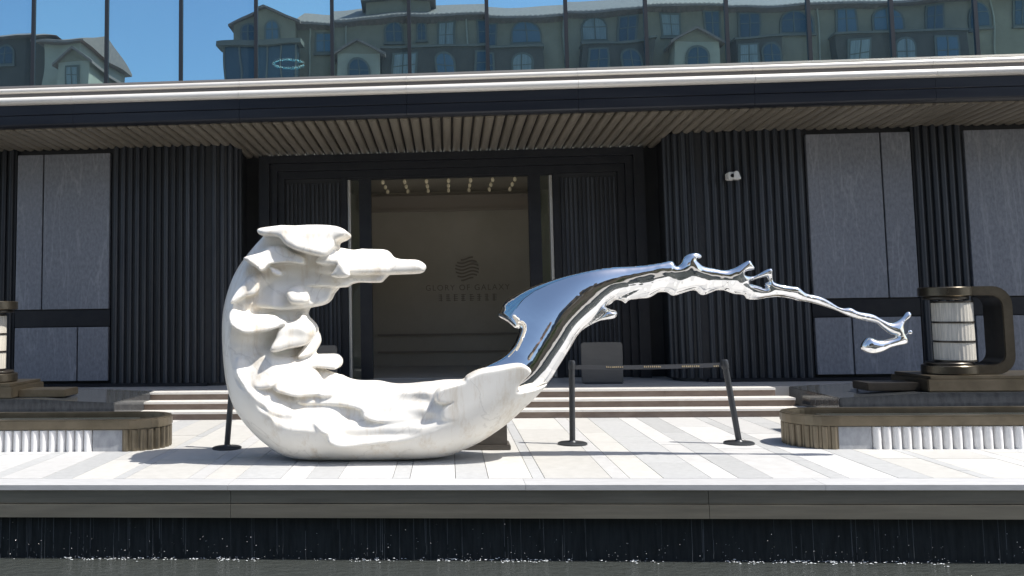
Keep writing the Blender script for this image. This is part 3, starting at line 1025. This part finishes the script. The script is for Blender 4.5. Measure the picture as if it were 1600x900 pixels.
def smin(a, b, k):
    h = np.clip(0.5 + 0.5 * (b - a) / k, 0, 1)
    return b + (a - b) * h - k * h * (1 - h)
def noise2(X, Z, f, seed):
    r = np.random.RandomState(seed)
    o = np.zeros(X.shape)
    for i in range(10):
        a = r.uniform(0, 2 * np.pi)
        ff = f * r.uniform(0.6, 1.6)
        o += np.sin(ff * (X * np.cos(a) + Z * np.sin(a)) + r.uniform(0, 6.28))
    return o / 4.0

def surface_nets(F, org, h, smooth=2, name='mesh', m=None):
    ins = F < 0
    c = np.zeros(tuple(n - 1 for n in F.shape), np.int8)
    for i in (0, 1):
        for j in (0, 1):
            for k in (0, 1):
                c += ins[i:F.shape[0] - 1 + i, j:F.shape[1] - 1 + j, k:F.shape[2] - 1 + k]
    act = np.argwhere((c > 0) & (c < 8))
    idx = np.full(c.shape, -1, np.int32)
    idx[act[:, 0], act[:, 1], act[:, 2]] = np.arange(len(act))
    cor = np.array([(i, j, k) for i in (0, 1) for j in (0, 1) for k in (0, 1)])
    val = np.stack([F[act[:, 0] + q[0], act[:, 1] + q[1], act[:, 2] + q[2]] for q in cor], 1)
    acc = np.zeros((len(act), 3)); cnt = np.zeros(len(act))
    for a in range(8):
        for b in range(a + 1, 8):
            if np.abs(cor[a] - cor[b]).sum() != 1:
                continue
            va, vb = val[:, a], val[:, b]
            mk = (va < 0) != (vb < 0)
            t = np.where(mk, va / np.where(mk, va - vb, 1), 0)
            acc += mk[:, None] * (cor[a] + t[:, None] * (cor[b] - cor[a]))
            cnt += mk
    V = act + acc / cnt[:, None]
    quads = []
    for ax in range(3):
        s0 = [slice(0, n) for n in F.shape]; s1 = list(s0)
        s0[ax] = slice(0, F.shape[ax] - 1); s1[ax] = slice(1, F.shape[ax])
        a, b = ins[tuple(s0)], ins[tuple(s1)]
        e = np.argwhere(a != b)
        u, w = [q for q in range(3) if q != ax]
        e = e[(e[:, u] > 0) & (e[:, w] > 0) & (e[:, u] < F.shape[u] - 1) & (e[:, w] < F.shape[w] - 1)]
        fl = a[e[:, 0], e[:, 1], e[:, 2]]
        def I(du, dw):
            q = e.copy(); q[:, u] -= du; q[:, w] -= dw
            return idx[q[:, 0], q[:, 1], q[:, 2]]
        Q = np.stack([I(1, 1), I(0, 1), I(0, 0), I(1, 0)], 1)
        if ax == 1:
            fl = ~fl
        Q[~fl] = Q[~fl][:, ::-1]
        quads.append(Q)
    Q = np.concatenate(quads)
    for it in range(smooth):
        for lam in (0.55, -0.53) if smooth > 2 else (0.5,):
            S = np.zeros_like(V); C = np.zeros(len(V))
            for a, b in ((0, 1), (1, 2), (2, 3), (3, 0)):
                for p_, q_ in ((a, b), (b, a)):
                    for k in range(3):
                        S[:, k] += np.bincount(Q[:, p_], V[Q[:, q_], k], len(V))
                    C += np.bincount(Q[:, p_], minlength=len(V))
            V = V + lam * (S / np.maximum(C, 1)[:, None] - V)
    V = V * h + np.array(org)
    me = bpy.data.meshes.new(name)
    me.vertices.add(len(V)); me.vertices.foreach_set('co', V.astype(np.float32).ravel())
    me.loops.add(Q.size); me.loops.foreach_set('vertex_index', Q.astype(np.int32).ravel())
    me.polygons.add(len(Q)); me.polygons.foreach_set('loop_start', np.arange(0, Q.size, 4, dtype=np.int32))
    me.polygons.foreach_set('use_smooth', np.ones(len(Q), bool))
    me.update(calc_edges=True)
    me.validate()
    me.materials.append(m)
    return me

OUTER = [(416, 368), (392, 396), (372, 424), (359.5, 453), (351, 487), (349, 522), (351, 565), (357, 608), (370, 643), (392, 673), (418, 697), (448, 715), (480, 721), (520, 722),
         (560, 722), (617, 721), (654, 720), (692, 716), (721, 707), (749, 694), (773, 679), (796, 662), (824, 636), (843, 617), (857, 601)]
INNER = [(834, 607), (808, 610), (805, 605), (811, 596), (822, 585), (825, 579), (819, 572), (806, 569), (777, 574), (749, 579), (730, 588), (722, 595), (692, 596), (635, 601), (598, 600),
         (566, 598), (540, 592), (520, 585), (500, 575), (494, 550), (488, 520), (482, 495), (480, 470), (500, 448), (520, 430), (528, 405), (520, 380), (480, 366)]
RIM = [(410, 366), (399, 392), (393, 405), (392, 425), (386, 445), (381, 470), (378, 495), (372, 515), (369, 540), (371, 562), (378, 583), (387, 601), (410, 620), (418, 637), (434, 648), (444, 663), (463, 670),
       (502, 673), (516, 678), (521, 688), (540, 694), (560, 693), (598, 689), (639, 683), (666, 673), (692, 660), (711, 652), (694, 648), (697, 634), (717, 621), (700, 625), (684, 622), (689, 607), (724, 594),
       (720, 560), (600, 560), (560, 540), (560, 420), (570, 330), (430, 330)]
# lobes of the carved foam: outline, protrusion in front of the face below it, half thickness, edge radius
LOBES = [
    ([(413, 370), (418, 363), (464, 359.5), (492, 357), (520, 357), (539, 362), (544, 369), (538, 376), (529, 381), (527, 389), (518, 396), (508, 403), (490, 402), (470, 396), (456, 388), (444, 378), (425, 375)], 0.26, 0.30, 0.055),
    ([(460, 396), (480, 390), (500, 396), (528, 388), (567, 390), (601, 391), (613, 402), (626, 406), (650, 407), (663, 414), (664, 421), (656, 428), (624, 430), (590, 431), (540, 432), (500, 432), (470, 425)], 0.10, 0.17, 0.075),
    ([(440, 418), (500, 418), (560, 424), (602, 427), (596, 439), (588, 443), (546, 443), (536, 448), (500, 450), (450, 448)], 0.05, 0.16, 0.03),
    ([(395, 410), (408, 403), (424, 397), (429, 390), (446, 389), (459, 396), (470, 401), (479, 405), (482, 412), (479, 418), (462, 417), (442, 420), (431, 422), (422, 429), (414, 424), (405, 416)], 0.20, 0.14, 0.04),
    ([(429, 421), (436, 422), (447, 431), (445, 435), (436, 430)], 0.16, 0.08, 0.02),
    ([(497, 413), (511, 402), (526, 398), (536, 404), (538, 412), (528, 416), (510, 416)], 0.20, 0.13, 0.05),
    ([(519, 434), (530, 421), (538, 418), (548, 431), (545, 436), (530, 438)], 0.17, 0.10, 0.05),
    ([(378, 478), (385, 460), (399, 442), (413, 434), (416, 446), (411, 462), (394, 470)], 0.12, 0.11, 0.05),
    ([(425, 446), (470, 446), (519, 446), (519, 461), (513, 471), (494, 478), (470, 484), (430, 486), (400, 480)], 0.10, 0.20, 0.05),
    ([(454, 463), (462, 453), (474, 450), (484, 458), (487, 467), (481, 475), (461, 475)], 0.25, 0.12, 0.07),
    ([(380, 479), (383, 486), (399, 490), (416, 491), (430, 493), (444, 498), (454, 506), (446, 511), (425, 519), (402, 521), (388, 517), (378, 509), (375, 495)], 0.16, 0.13, 0.03),
    ([(434, 547), (441, 522), (455, 507), (467, 502), (474, 493), (484, 496), (492, 511), (493, 525), (489, 537), (478, 544), (456, 545)], 0.26, 0.20, 0.10),
    ([(478, 540), (490, 522), (501, 534), (499, 546), (491, 556), (470, 560)], 0.12, 0.12, 0.05),
    ([(427, 551), (434, 559), (455, 561), (475, 558), (500, 556), (521, 557), (531, 563), (533, 571), (526, 580), (508, 579), (492, 576), (476, 586), (440, 600), (412, 606), (394, 588), (398, 562)], 0.13, 0.22, 0.045),
    ([(468, 617), (440, 606), (450, 584), (485, 577), (500, 585), (507, 600), (504, 614), (488, 616)], 0.15, 0.15, 0.05),
    ([(504, 616), (508, 596), (519, 587), (530, 592), (543, 604), (532, 613), (520, 618)], 0.10, 0.12, 0.045),
    ([(467, 620), (476, 629), (500, 631), (529, 632), (553, 635), (569, 640), (575, 651), (600, 656), (650, 650), (684, 640), (684, 604), (600, 604), (545, 602), (500, 611)], 0.045, 0.16, 0.03),
    ([(425, 640), (445, 640), (480, 640), (512, 652), (530, 660), (538, 672), (560, 680), (640, 672), (684, 660), (640, 681), (598, 687), (545, 692), (524, 686), (518, 676), (500, 671), (463, 668), (447, 660), (436, 647)], 0.035, 0.12, 0.03),
    ([(384, 560), (398, 575), (410, 600), (440, 615), (455, 630), (470, 648), (440, 644), (420, 628), (396, 604), (381, 580)], 0.03, 0.10, 0.03),
    ([(500, 655), (514, 655), (522, 664), (520, 672), (510, 668)], 0.05, 0.06, 0.03),
]
def build_marble():
    h = 0.0105
    x0, x1, y0, y1, z0, z1 = -2.55, 1.35, -0.72, 0.55, -0.04, 2.52
    xs = np.arange(x0, x1, h); ys = np.arange(y0, y1, h); zs = np.arange(z0, z1, h)
    X, Z = np.meshgrid(xs, zs, indexing='ij')
    outer = curve(OUTER, False)
    sil = np.concatenate([outer, curve(INNER, False)])
    d2 = sdf2(X, Z, sil)
    do = seg_dist(X, Z, outer, False)
    R, Hm = 0.42, 0.46
    hf = Hm * np.sqrt(1 - (1 - np.clip(do / R, 0, 1)) ** 2)
    e = -sdf2(X, Z, curve(RIM))
    ep = np.maximum(e, 0)
    # the face falls back from the front rim: like a bowl in the crest, as an even slope along the trough
    rim_open = curve(RIM[:27] + [(735, 640), (765, 618), (800, 585)], False)
    er = seg_dist(X, Z, rim_open, False) * (e > 0)
    low_w = np.clip((1.05 - Z) / 0.35, 0, 1)
    slope = np.interp(X, [T(430, 640)[0], T(715, 640)[0]], [0.95, 0.34]) * low_w + 1.05 * (1 - low_w)
    lim = 3.0 * low_w + 0.72 * (1 - low_w)
    rec = slope * (np.sqrt(er ** 2 + 0.02 ** 2) - 0.02)
    rec = lim * (1 - np.exp(-rec / lim))
    stp = np.clip(ep / 0.03, 0, 1)
    rec = rec * stp * stp * (3 - 2 * stp)
    yf = -hf + rec + 0.008 * noise2(X, Z, 7.0, 3) * (e > 0) + 0.004 * noise2(X, Z, 16.0, 5) * (e > 0)
    # long flowing grooves along the lower face
    flow = np.sin((Z - 0.12 * (X + 0.6) ** 2) * 34.0 + 1.5 * np.sin(X * 2.6)) * 0.010
    yf = yf + flow * np.clip(ep / 0.1, 0, 1) * np.clip((0.95 - Z) / 0.2, 0, 1)
    din = np.maximum(-d2, 0)
    yb = 0.40 * np.sqrt(1 - (1 - np.clip(din / 0.32, 0, 1)) ** 2)
    yb = np.maximum(yb, yf + 0.16)
    Yc = ys[None, :, None]
    F = np.maximum((yf[:, None, :] - Yc) * 0.72, (Yc - yb[:, None, :]) * 0.72)
    F = -smin(-F, -np.repeat(d2[:, None, :], len(ys), 1), 0.03)
    for pts, out, hy, r in LOBES:
        P = curve(pts)
        cx, cz = P.mean(0)
        i0, i1 = np.searchsorted(xs, P[:, 0].min() - 0.12), np.searchsorted(xs, P[:, 0].max() + 0.12)
        k0, k1 = np.searchsorted(zs, P[:, 1].min() - 0.12), np.searchsorted(zs, P[:, 1].max() + 0.12)
        sx, sz = X[i0:i1, k0:k1], Z[i0:i1, k0:k1]
        d = sdf2(sx, sz, P)
        insd = (d < 0) & (d2[i0:i1, k0:k1] < 0)
        # the lobe's middle follows the local face so that it keeps its relief over the whole outline
        fy = yf[i0:i1, k0:k1]
        if insd.sum() > 20:
            A = np.stack([np.ones(insd.sum()), sx[insd] - cx, sz[insd] - cz], 1)
            co = np.linalg.lstsq(A, fy[insd], rcond=None)[0]
            co[1:] = np.clip(co[1:], -0.5, 0.5)
            hz = 0.5 * (P[:, 1].max() - P[:, 1].min())
            gx_, gz_ = co[1] * 0.7 + 0.12, co[2] * 0.6 + min(0.50, 0.065 / hz)
            fit = co[0] + gx_ * np.clip(sx - cx, -0.25, 0.25) + gz_ * np.clip(sz - cz, -0.25, 0.25)
        else:
            fit = np.full(sx.shape, -0.05)
        yc = fit - out + hy
        q = d + r
        w = np.abs(Yc - yc[:, None, :]) - hy + r
        q3 = q[:, None, :]
        L = np.minimum(np.maximum(q3, w), 0) + np.hypot(np.maximum(q3, 0), np.maximum(w, 0)) - r
        F[i0:i1, :, k0:k1] = smin(F[i0:i1, :, k0:k1], L, 0.026)
    # fine chiselled ripples, drawn out along the flow, on the carved face only
    rip = 0.016 * noise2(X * 0.30, Z + 0.05 * np.sin(X * 5), 26, 21) + 0.012 * np.abs(noise2(X * 0.5, Z + 0.07 * np.sin(X * 4 + 1), 17, 22)) - 0.008
    rip = rip * np.clip((e - 0.02) / 0.08, 0, 1) * np.interp(Z, [0.25, 0.55, 1.0], [0.25, 0.5, 1.0])
    F += rip[:, None, :].astype(F.dtype)
    F = np.maximum(F, (0.0 - zs)[None, None, :])
    F[[0, -1]] = 1; F[:, [0, -1]] = 1; F[:, :, [0, -1]] = 1
    return surface_nets(F, (x0, y0, z0), h, 2, 'marble_wave', M['marble'])

STEEL = [(715, 612), (722, 596), (737, 584), (762, 573), (785, 561), (800, 546), (808, 531), (812, 517), (806, 516), (795, 506), (780, 497), (777, 491), (781, 487), (778, 482), (784, 474), (800, 466),
         (830, 452), (870, 438), (910, 428), (950, 421), (1000, 418), (1030, 414), (1047, 411), (1055, 418), (1060, 416), (1066, 405), (1077, 399.5), (1089, 400), (1094, 406), (1086, 409), (1091, 414), (1098, 419),
         (1112, 422), (1130, 425), (1145, 422), (1159, 414), (1167, 410.5), (1173, 417), (1177, 424), (1165, 428), (1163, 432), (1175, 435), (1186, 430), (1196, 424), (1203, 424), (1205, 434), (1208, 443),
         (1218, 447), (1235, 450), (1247, 452), (1258, 460), (1266, 463), (1281, 466), (1296, 473), (1315, 484), (1330, 484), (1343, 490), (1365, 494), (1380, 502), (1392, 507), (1400, 506), (1410, 500),
         (1418, 491), (1424, 491), (1425, 498), (1416, 506), (1413, 514), (1415, 524), (1419, 532), (1419, 540), (1402, 544), (1392, 547), (1380, 553), (1365, 556), (1352, 552), (1347, 545), (1352, 535),
         (1360, 530), (1375, 534), (1390, 532), (1401, 528), (1394, 526), (1385, 520), (1377, 513), (1370, 508), (1355, 505), (1340, 501), (1325, 496), (1310, 489), (1290, 482), (1265, 475), (1250, 473), (1240, 470),
         (1222, 467), (1205, 468), (1187, 471), (1172, 470), (1166, 464), (1150, 462), (1135, 457), (1122, 457), (1105, 464), (1097, 462), (1090, 457), (1080, 458), (1057, 465), (1045, 460), (1032, 460),
         (1018, 468), (1000, 470), (985, 472), (978, 477), (972, 473), (963, 472), (957, 477), (950, 483), (963, 488), (965, 494), (960, 500), (950, 502), (935, 505), (918, 515), (905, 528), (892, 550),
         (876, 575), (862, 597), (840, 620), (800, 640)]
HOLE = [(1172, 445), (1180, 440), (1190, 437), (1197, 436), (1199, 443), (1194, 447), (1197, 453), (1184, 449)]
def build_steel():
    h = 0.010
    x0, x1, y0, y1, z0, z1 = 0.02, 6.12, -0.40, 0.42, 0.45, 2.20
    xs = np.arange(x0, x1, h); ys = np.arange(y0, y1, h); zs = np.arange(z0, z1, h)
    X, Z = np.meshgrid(xs, zs, indexing='ij')
    d2 = sdf2(X, Z, curve(STEEL, True, 4))
    d2 = np.maximum(d2, -sdf2(X, Z, curve(HOLE, True, 4)))
    ins = d2 < 0
    # inflate the outline: solve laplace(u) = -1 inside it, coarse grid first
    def solve(mask, hh, u, n):
        u = u * mask
        for _ in range(n):
            v = np.zeros_like(u)
            v[1:-1, 1:-1] = 0.25 * (u[2:, 1:-1] + u[:-2, 1:-1] + u[1:-1, 2:] + u[1:-1, :-2] + hh * hh)
            u = v * mask
        return u
    mc = ins[::4, ::4]
    uc = solve(mc, h * 4, np.zeros(mc.shape), 900)
    u0 = np.repeat(np.repeat(uc, 4, 0), 4, 1)[:ins.shape[0], :ins.shape[1]]
    u = solve(ins, h, u0, 500)
    dist = np.maximum(-d2, 0)
    ok = dist > 1.6 * h
    q = np.where(ok, u / np.maximum(dist, h), 0)
    wgt = ok.astype(float)
    for _ in range(16):
        def blur(a):
            b = a.copy()
            b[1:-1, 1:-1] = (a[1:-1, 1:-1] * 2 + a[2:, 1:-1] + a[:-2, 1:-1] + a[1:-1, 2:] + a[1:-1, :-2]) / 6
            return b
        q2, w2 = blur(q * wgt), blur(wgt)
        q = np.where(ok, 0.6 * q + 0.4 * q2 / np.maximum(w2, 1e-6), q2 / np.maximum(w2, 1e-6))
        wgt = np.maximum(wgt, (w2 > 1e-3) * 1.0)
    k = np.interp(xs, [0.4, 1.3, 2.0, 3.2], [1.0, 1.0, 1.15, 1.40])[:, None]
    amp = np.interp(xs, [1.7, 2.2, 3.6, 4.2], [0.0, 1.0, 1.0, 0.3])[:, None]
    rel = 1 + amp * (0.05 * noise2(X, Z, 22, 11) + 0.035 * noise2(X, Z, 48, 12))
    H2 = k * k * q * (-d2) * np.where(d2 < 0, np.clip(rel, 0.3, 2), 1.0)
    # the body leans back so that its front looks up; the arm rolls the other way
    num = (ins * Z).sum(1); den = np.maximum(ins.sum(1), 1)
    zc = np.where(ins.any(1), num / den, np.nan)
    good = ~np.isnan(zc)
    zc = np.interp(xs, xs[good], zc[good])
    kern = np.ones(41) / 41
    zc = np.convolve(np.pad(zc, 20, mode='edge'), kern, 'valid')
    kern2 = np.hanning(61); kern2 /= kern2.sum()
    tilt = np.interp(xs, [0.3, 1.2, 1.6, 2.1, 3.4, 4.2], [0.08, 0.10, 0.08, -0.45, -0.45, 0.0])
    tilt = np.convolve(np.pad(tilt, 30, mode='edge'), kern2, 'valid')[:, None]
    yc = tilt * (Z - zc[:, None]) + 0.02
    # the crest itself is a rolled sheet: round along its lower right edge, then leaning back more and more
    low = curve([(780, 655), (815, 635), (840, 620), (862, 597), (876, 575), (892, 550), (905, 528), (918, 513), (935, 496), (955, 476), (978, 462), (1005, 452), (1050, 446)], False)
    t = seg_dist(X, Z, low, False)
    t0 = 0.20
    fb = -0.21 * np.sqrt(np.clip(1 - (1 - np.clip(t / t0, 0, 1)) ** 2, 0, 1)) + 1.45 * np.maximum(t - t0, 0) ** 2 + 0.05
    mb = fb + 0.085
    Hb = 0.085 ** 2 * (1 - np.exp(np.clip(d2, -1, 0.1) / 0.035))
    wx = np.clip((X - T(905, 460)[0]) / (T(1015, 460)[0] - T(905, 460)[0]), 0, 1)
    wx = wx * wx * (3 - 2 * wx)
    yc = mb * (1 - wx) + yc * wx
    H2 = Hb * (1 - wx) + H2 * wx
    f = (ys[None, :, None] - yc[:, None, :]) ** 2 - H2[:, None, :]
    f = f / (2 * np.sqrt(np.maximum(H2, 0) + 0.0009))[:, None, :]
    # curled lower lip of the crest and the two small fingers under the arm
    f[[0, -1]] = 1; f[:, [0, -1]] = 1; f[:, :, [0, -1]] = 1
    return surface_nets(f, (x0, y0, z0), h, 5, 'steel_splash', M['steel'])

SC = empty('wave_sculpture', (-0.9, YS, 0), 'white marble crescent wave flowing into a polished steel splash', 'sculpture')
link('marble_wave', build_marble(), SC, (0, YS, 0))['label'] = 'white carved marble crescent of foam and cloud forms'
link('steel_splash', build_steel(), SC, (0, YS, 0))['label'] = 'mirror polished steel splash with a long dripping tail'
dm = MB().lathe([(0.003, -0.022), (0.016, -0.016), (0.022, 0.0), (0.016, 0.016), (0.003, 0.022)], 0, 0, 14).mesh('droplet', M['steel'], smooth=80)
dx, dz = T(1422, 522)
link('droplet', dm, SC, (dx, YS, dz))
MB().tube([(T(1416, 526)[0], YS, T(1416, 526)[1]), (dx, YS, dz)], 0.002, 5).build('droplet_pin', M['steel'], SC)

# ------------------------------------------------------------------ what stands behind the camera (seen mirrored in glass and steel)
def window(par, x, y, z, w, h, arched=False, dirn=1):
    """window on a wall facing +Y: surround, recessed pane, mullion"""
    def outline(hw, z0, z1):
        if not arched:
            return [(x - hw, z0), (x + hw, z0), (x + hw, z1), (x - hw, z1)]
        pts = [(x - hw, z0), (x + hw, z0)]
        for i in range(9):
            t = math.pi * i / 8
            pts.append((x + hw * math.cos(t), z1 - hw + hw * math.sin(t)))
        return pts
    fr = MB().prism(outline(w / 2 + 0.14, z - 0.12, z + h + 0.14), 'y', y, y + 0.10).build('window', M['window_frame'], par)
    MB().prism(outline(w / 2, z, z + h), 'y', y + 0.101, y + 0.125).build('pane', M[rng.choice(('window_dark', 'window_dark', 'window_mid', 'window_mid', 'window_curtain'))], fr)
    MB().box(x - 0.035, x + 0.035, y + 0.126, y + 0.15, z, z + h).box(x - w / 2, x - 0.036, y + 0.126, y + 0.148, z + h * 0.55, z + h * 0.55 + 0.05).box(x + 0.036, x + w / 2, y + 0.126, y + 0.148, z + h * 0.55, z + h * 0.55 + 0.05).build('glazing_bar', M['window_frame'], fr)
    MB().box(x - w / 2 - 0.2, x + w / 2 + 0.2, y, y + 0.2, z - 0.24, z - 0.125).build('sill', M['cornice'], fr)
def gable_roof(par, x0, x1, y0, y1, ze, zp, t=0.16, ov=0.35):
    """ridge runs along Y, gable ends face +Y and -Y"""
    xm = (x0 + x1) / 2
    k = (zp - ze) / (xm - x0)
    pts = [(x0 - ov, ze - k * ov), (xm, zp), (x1 + ov, ze - k * ov), (x1 + ov, ze - k * ov + t), (xm, zp + t), (x0 - ov, ze - k * ov + t)]
    r = MB().prism(pts, 'y', y0, y1 + ov).build('roof', M['roof_tile'], par)
    MB().prism([(x0, ze), (x1, ze), (xm, zp - 0.01)], 'y', y0, y1).build('gable_wall', M['stucco'], par)
    return r
YA = 2 * YG - 60.0
ap = empty('apartment_building', (10, YA, 0), 'long ochre apartment block with tiled roof, mirrored in the upper glass', 'building')
MB().box(-9.8, 46, YA - 12, YA, 0, 21.05).build('wall', M['stucco'], ap)
MB().prism([(YA - 12.4, 21.06), (YA + 0.75, 21.06), (YA + 0.75, 21.2), (YA - 4.5, 23.6), (YA - 7.5, 23.6), (YA - 12.4, 21.2)], 'x', -10.0, 46.5).build('roof', M['roof_tile'], ap)
# tile courses
rf = ap.children[-1]
tile = MB().prism([(-0.14, 0), (-0.1, 0.07), (0, 0.1), (0.1, 0.07), (0.14, 0)], 'y', 0, 5.3)
tile.v = [(x, y, z - y * 0.0) for x, y, z in tile.v]
tl = tile.mesh('roof_tile_row', M['roof_tile'])
for i in range(120):
    o = link('roof_tile_row', tl, rf, (-9.7 + i * 0.32, YA + 0.72, 21.205))
    o.rotation_euler = (-math.atan2(2.4, 5.25), 0, math.pi)
# corner bay
MB().box(-14.3, -9.8, YA - 12, YA + 0.8, 0, 21.2).build('bay_wall', M['stucco'], ap)
gable_roof(ap, -14.3, -9.8, YA - 12, YA + 0.8, 21.2, 22.25)
window(ap, -11.5, YA + 0.8, 19.95, 0.85, 1.25, True)
window(ap, -13.4, YA + 0.8, 19.95, 0.6, 1.15, True)
MB().box(-15.1, -9.2, YA + 0.801, YA + 2.4, 19.25, 19.6).build('cornice', M['cornice'], ap)
MB().box(-14.7, -9.5, YA + 0.801, YA + 2.0, 0, 19.249).build('winter_garden', M['window_dark'], ap)
for i in range(6):
    MB().box(-14.72 + i * 1.02, -14.62 + i * 1.02, YA + 2.0, YA + 2.06, 0, 19.24).build('post', M['cornice'], ap)
# roof tower
MB().box(-5.1, -0.9, YA - 3.5, YA - 0.6, 21.0, 24.6).build('tower_wall', M['stucco'], ap)
MB().box(-5.5, -0.5, YA - 3.9, YA - 0.2, 22.6, 22.95).build('tower_cornice', M['cornice'], ap)
# windows of the two storeys that the glass shows, and balconies
for x, w, h, z, ar in ((-8.0, 1.1, 1.3, 19.2, False), (-3.2, 0.9, 1.3, 19.6, True), (-1.6, 0.6, 1.2, 19.7, True), (0.2, 0.9, 1.9, 18.9, False), (2.9, 1.2, 1.5, 19.3, False), (5.7, 1.7, 1.5, 19.4, True),
                       (10.4, 1.6, 1.5, 19.4, True), (12.6, 0.9, 1.6, 19.1, False), (15.0, 1.2, 1.5, 19.2, False), (17.8, 0.9, 1.7, 19.1, False), (20.4, 1.2, 1.5, 19.2, False), (23.4, 1.6, 1.5, 19.3, True),
                       (26.5, 1.0, 1.6, 19.2, False), (29.0, 1.6, 1.5, 19.3, True), (32.0, 1.0, 1.6, 19.2, False), (35.0, 1.4, 1.5, 19.2, True), (38.0, 1.0, 1.6, 19.2, False)):
    window(ap, x, YA, z, w, h, ar)
for x0, x1 in ((-3.9, 6.6), (9.4, 13.6), (19.2, 22.2), (25.4, 33.4)):
    MB().box(x0, x1, YA + 0.001, YA + 1.1, 15.0, 18.75).build('projecting_storey', M['stucco_dark'], ap)
    MB().box(x0 - 0.1, x1 + 0.1, YA + 0.001, YA + 1.25, 18.76, 18.9).build('ledge', M['cornice'], ap)
    n = max(2, int((x1 - x0) / 2.4))
    for i in range(n):
        window(ap, x0 + (x1 - x0) * (i + 0.5) / n, YA + 1.1, 16.6, 1.1, 1.7, i % 2 == 1)
for x0 in (-6.9, 14.8):
    MB().box(x0, x0 + 2.9, YA + 0.001, YA + 1.6, 14.0, 18.35).build('porch_wall', M['stucco_pale'], ap)
    gable_roof(ap, x0, x0 + 2.9, YA + 0.002, YA + 1.6, 18.35, 19.15)
    window(ap, x0 + 1.45, YA + 1.6, 16.4, 1.3, 1.6, True)
for x in (-9.0, -6.4, 1.5, 8.3, 18.9, 24.6, 36.0):
    MB().tube([(x, YA + 0.1, 14), (x, YA + 0.1, 21.0)], 0.06, 6).build('drain_pipe', M['stucco_pale'], ap)
# villa to the left
vl = empty('tiled_villa', (-30, YA - 2, 0), 'ochre villa with hipped tile roofs, mirrored at the far left of the glass', 'building')
MB().box(-35.0, -27.6, YA - 9, YA, 0, 20.75).build('wall', M['stucco_dark'], vl)
hp = MB().add([(-35.6, YA - 9.5, 20.76), (-27.0, YA - 9.5, 20.76), (-27.0, YA + 0.6, 20.76), (-35.6, YA + 0.6, 20.76), (-31.5, YA - 4.2, 22.4), (-30.3, YA - 4.2, 22.4)],
              [(0, 1, 5, 4), (1, 2, 5), (2, 3, 4, 5), (3, 0, 4), (3, 2, 1, 0)]).build('roof', M['roof_tile'], vl)
window(vl, -30.6, YA, 19.0, 1.3, 1.3, True)
MB().box(-27.59, -24.9, YA - 7, YA + 1.4, 0, 19.9).build('wing_wall', M['stucco_pale'], vl)
MB().prism([(YA - 7.5, 19.91), (YA + 1.9, 19.91), (YA + 1.9, 20.05), (YA - 2.8, 21.6), (YA - 7.5, 20.05)], 'x', -27.9, -24.5).build('roof', M['roof_tile'], vl)
MB().box(-25.8, -23.6, YA - 4, YA + 3.0, 0, 18.2).build('porch_wall', M['stucco_pale'], vl)
gable_roof(vl, -25.8, -23.6, YA - 4, YA + 3.0, 18.2, 19.0)
window(vl, -24.7, YA + 3.0, 16.5, 0.7, 1.3)

# trees on the plaza behind the camera
tree_labels = ['round broadleaf tree mirrored in the steel, far left of the row', 'tall broadleaf tree mirrored in the steel, second from left', 'broad leafy tree mirrored in the steel, third from left',
               'slim leafy tree mirrored in the steel, fourth from left', 'wide crowned tree mirrored in the steel, middle of the row', 'short leafy tree mirrored in the steel, third from right',
               'tall narrow tree mirrored in the steel, second from right', 'large leafy tree mirrored in the steel, far right of the row']
tspots = [(-21, -13, 6.0, 2.6), (-15, -17, 8.5, 2.4), (-8.5, -19, 7.5, 3.4), (-3.0, -15, 6.5, 1.8), (4.5, -20, 8.0, 3.8), (10.5, -14, 5.2, 2.2), (16, -18, 9.0, 2.2), (23, -16, 8.0, 3.6)]
for i, (x, y, hh, r) in enumerate(tspots):
    tr = random.Random(100 + i)
    t = empty('broadleaf_tree', (x, y, 0), tree_labels[i], 'tree', 'trees behind the pool')
    tk = MB().tube([(x, y, 0), (x + 0.05, y, hh * 0.25), (x - 0.08, y + 0.1, hh * 0.5), (x, y, hh * 0.8)], [0.22, 0.17, 0.12, 0.04], 8)
    for k in range(6):
        a = tr.uniform(0, 6.28); z0 = hh * tr.uniform(0.3, 0.55)
        tk.tube([(x, y, z0), (x + r * 0.4 * math.cos(a), y + r * 0.4 * math.sin(a), z0 + hh * 0.14), (x + r * 0.75 * math.cos(a), y + r * 0.75 * math.sin(a), z0 + hh * 0.24)], [0.08, 0.05, 0.02], 6)
    tk.build('trunk', M['bark'], t, smooth=60)
    cr = MB()
    clumps = []
    for k in range(26):
        a = tr.uniform(0, 6.28); rr = r * math.sqrt(tr.random()); zz = hh * tr.uniform(0.38, 0.95)
        rr *= math.sin(math.pi * min(1, (zz / hh - 0.30) / 0.72)) ** 0.6 if zz / hh < 1.0 else 0.3
        clumps.append((x + rr * math.cos(a), y + rr * math.sin(a), zz, r * tr.uniform(0.22, 0.42)))
    for k in range(2200):
        cx, cy, cz_, cr_ = tr.choice(clumps)
        d = Vector((tr.gauss(0, 1), tr.gauss(0, 1), tr.gauss(0, 0.8))).normalized() * cr_ * tr.uniform(0.5, 1.05)
        c = Vector((cx, cy, cz_)) + d
        u_ = Vector((tr.gauss(0, 1), tr.gauss(0, 1), tr.gauss(0, 1))).normalized()
        v_ = u_.cross(Vector((tr.gauss(0, 1), tr.gauss(0, 1), tr.gauss(0, 1)))).normalized()
        L, W = tr.uniform(0.10, 0.2), tr.uniform(0.06, 0.1)
        cr.add([c - u_ * L, c - v_ * W, c + u_ * L, c + v_ * W], [(0, 1, 2, 3)])
    crown = cr.build('crown', M['leaf'], t)
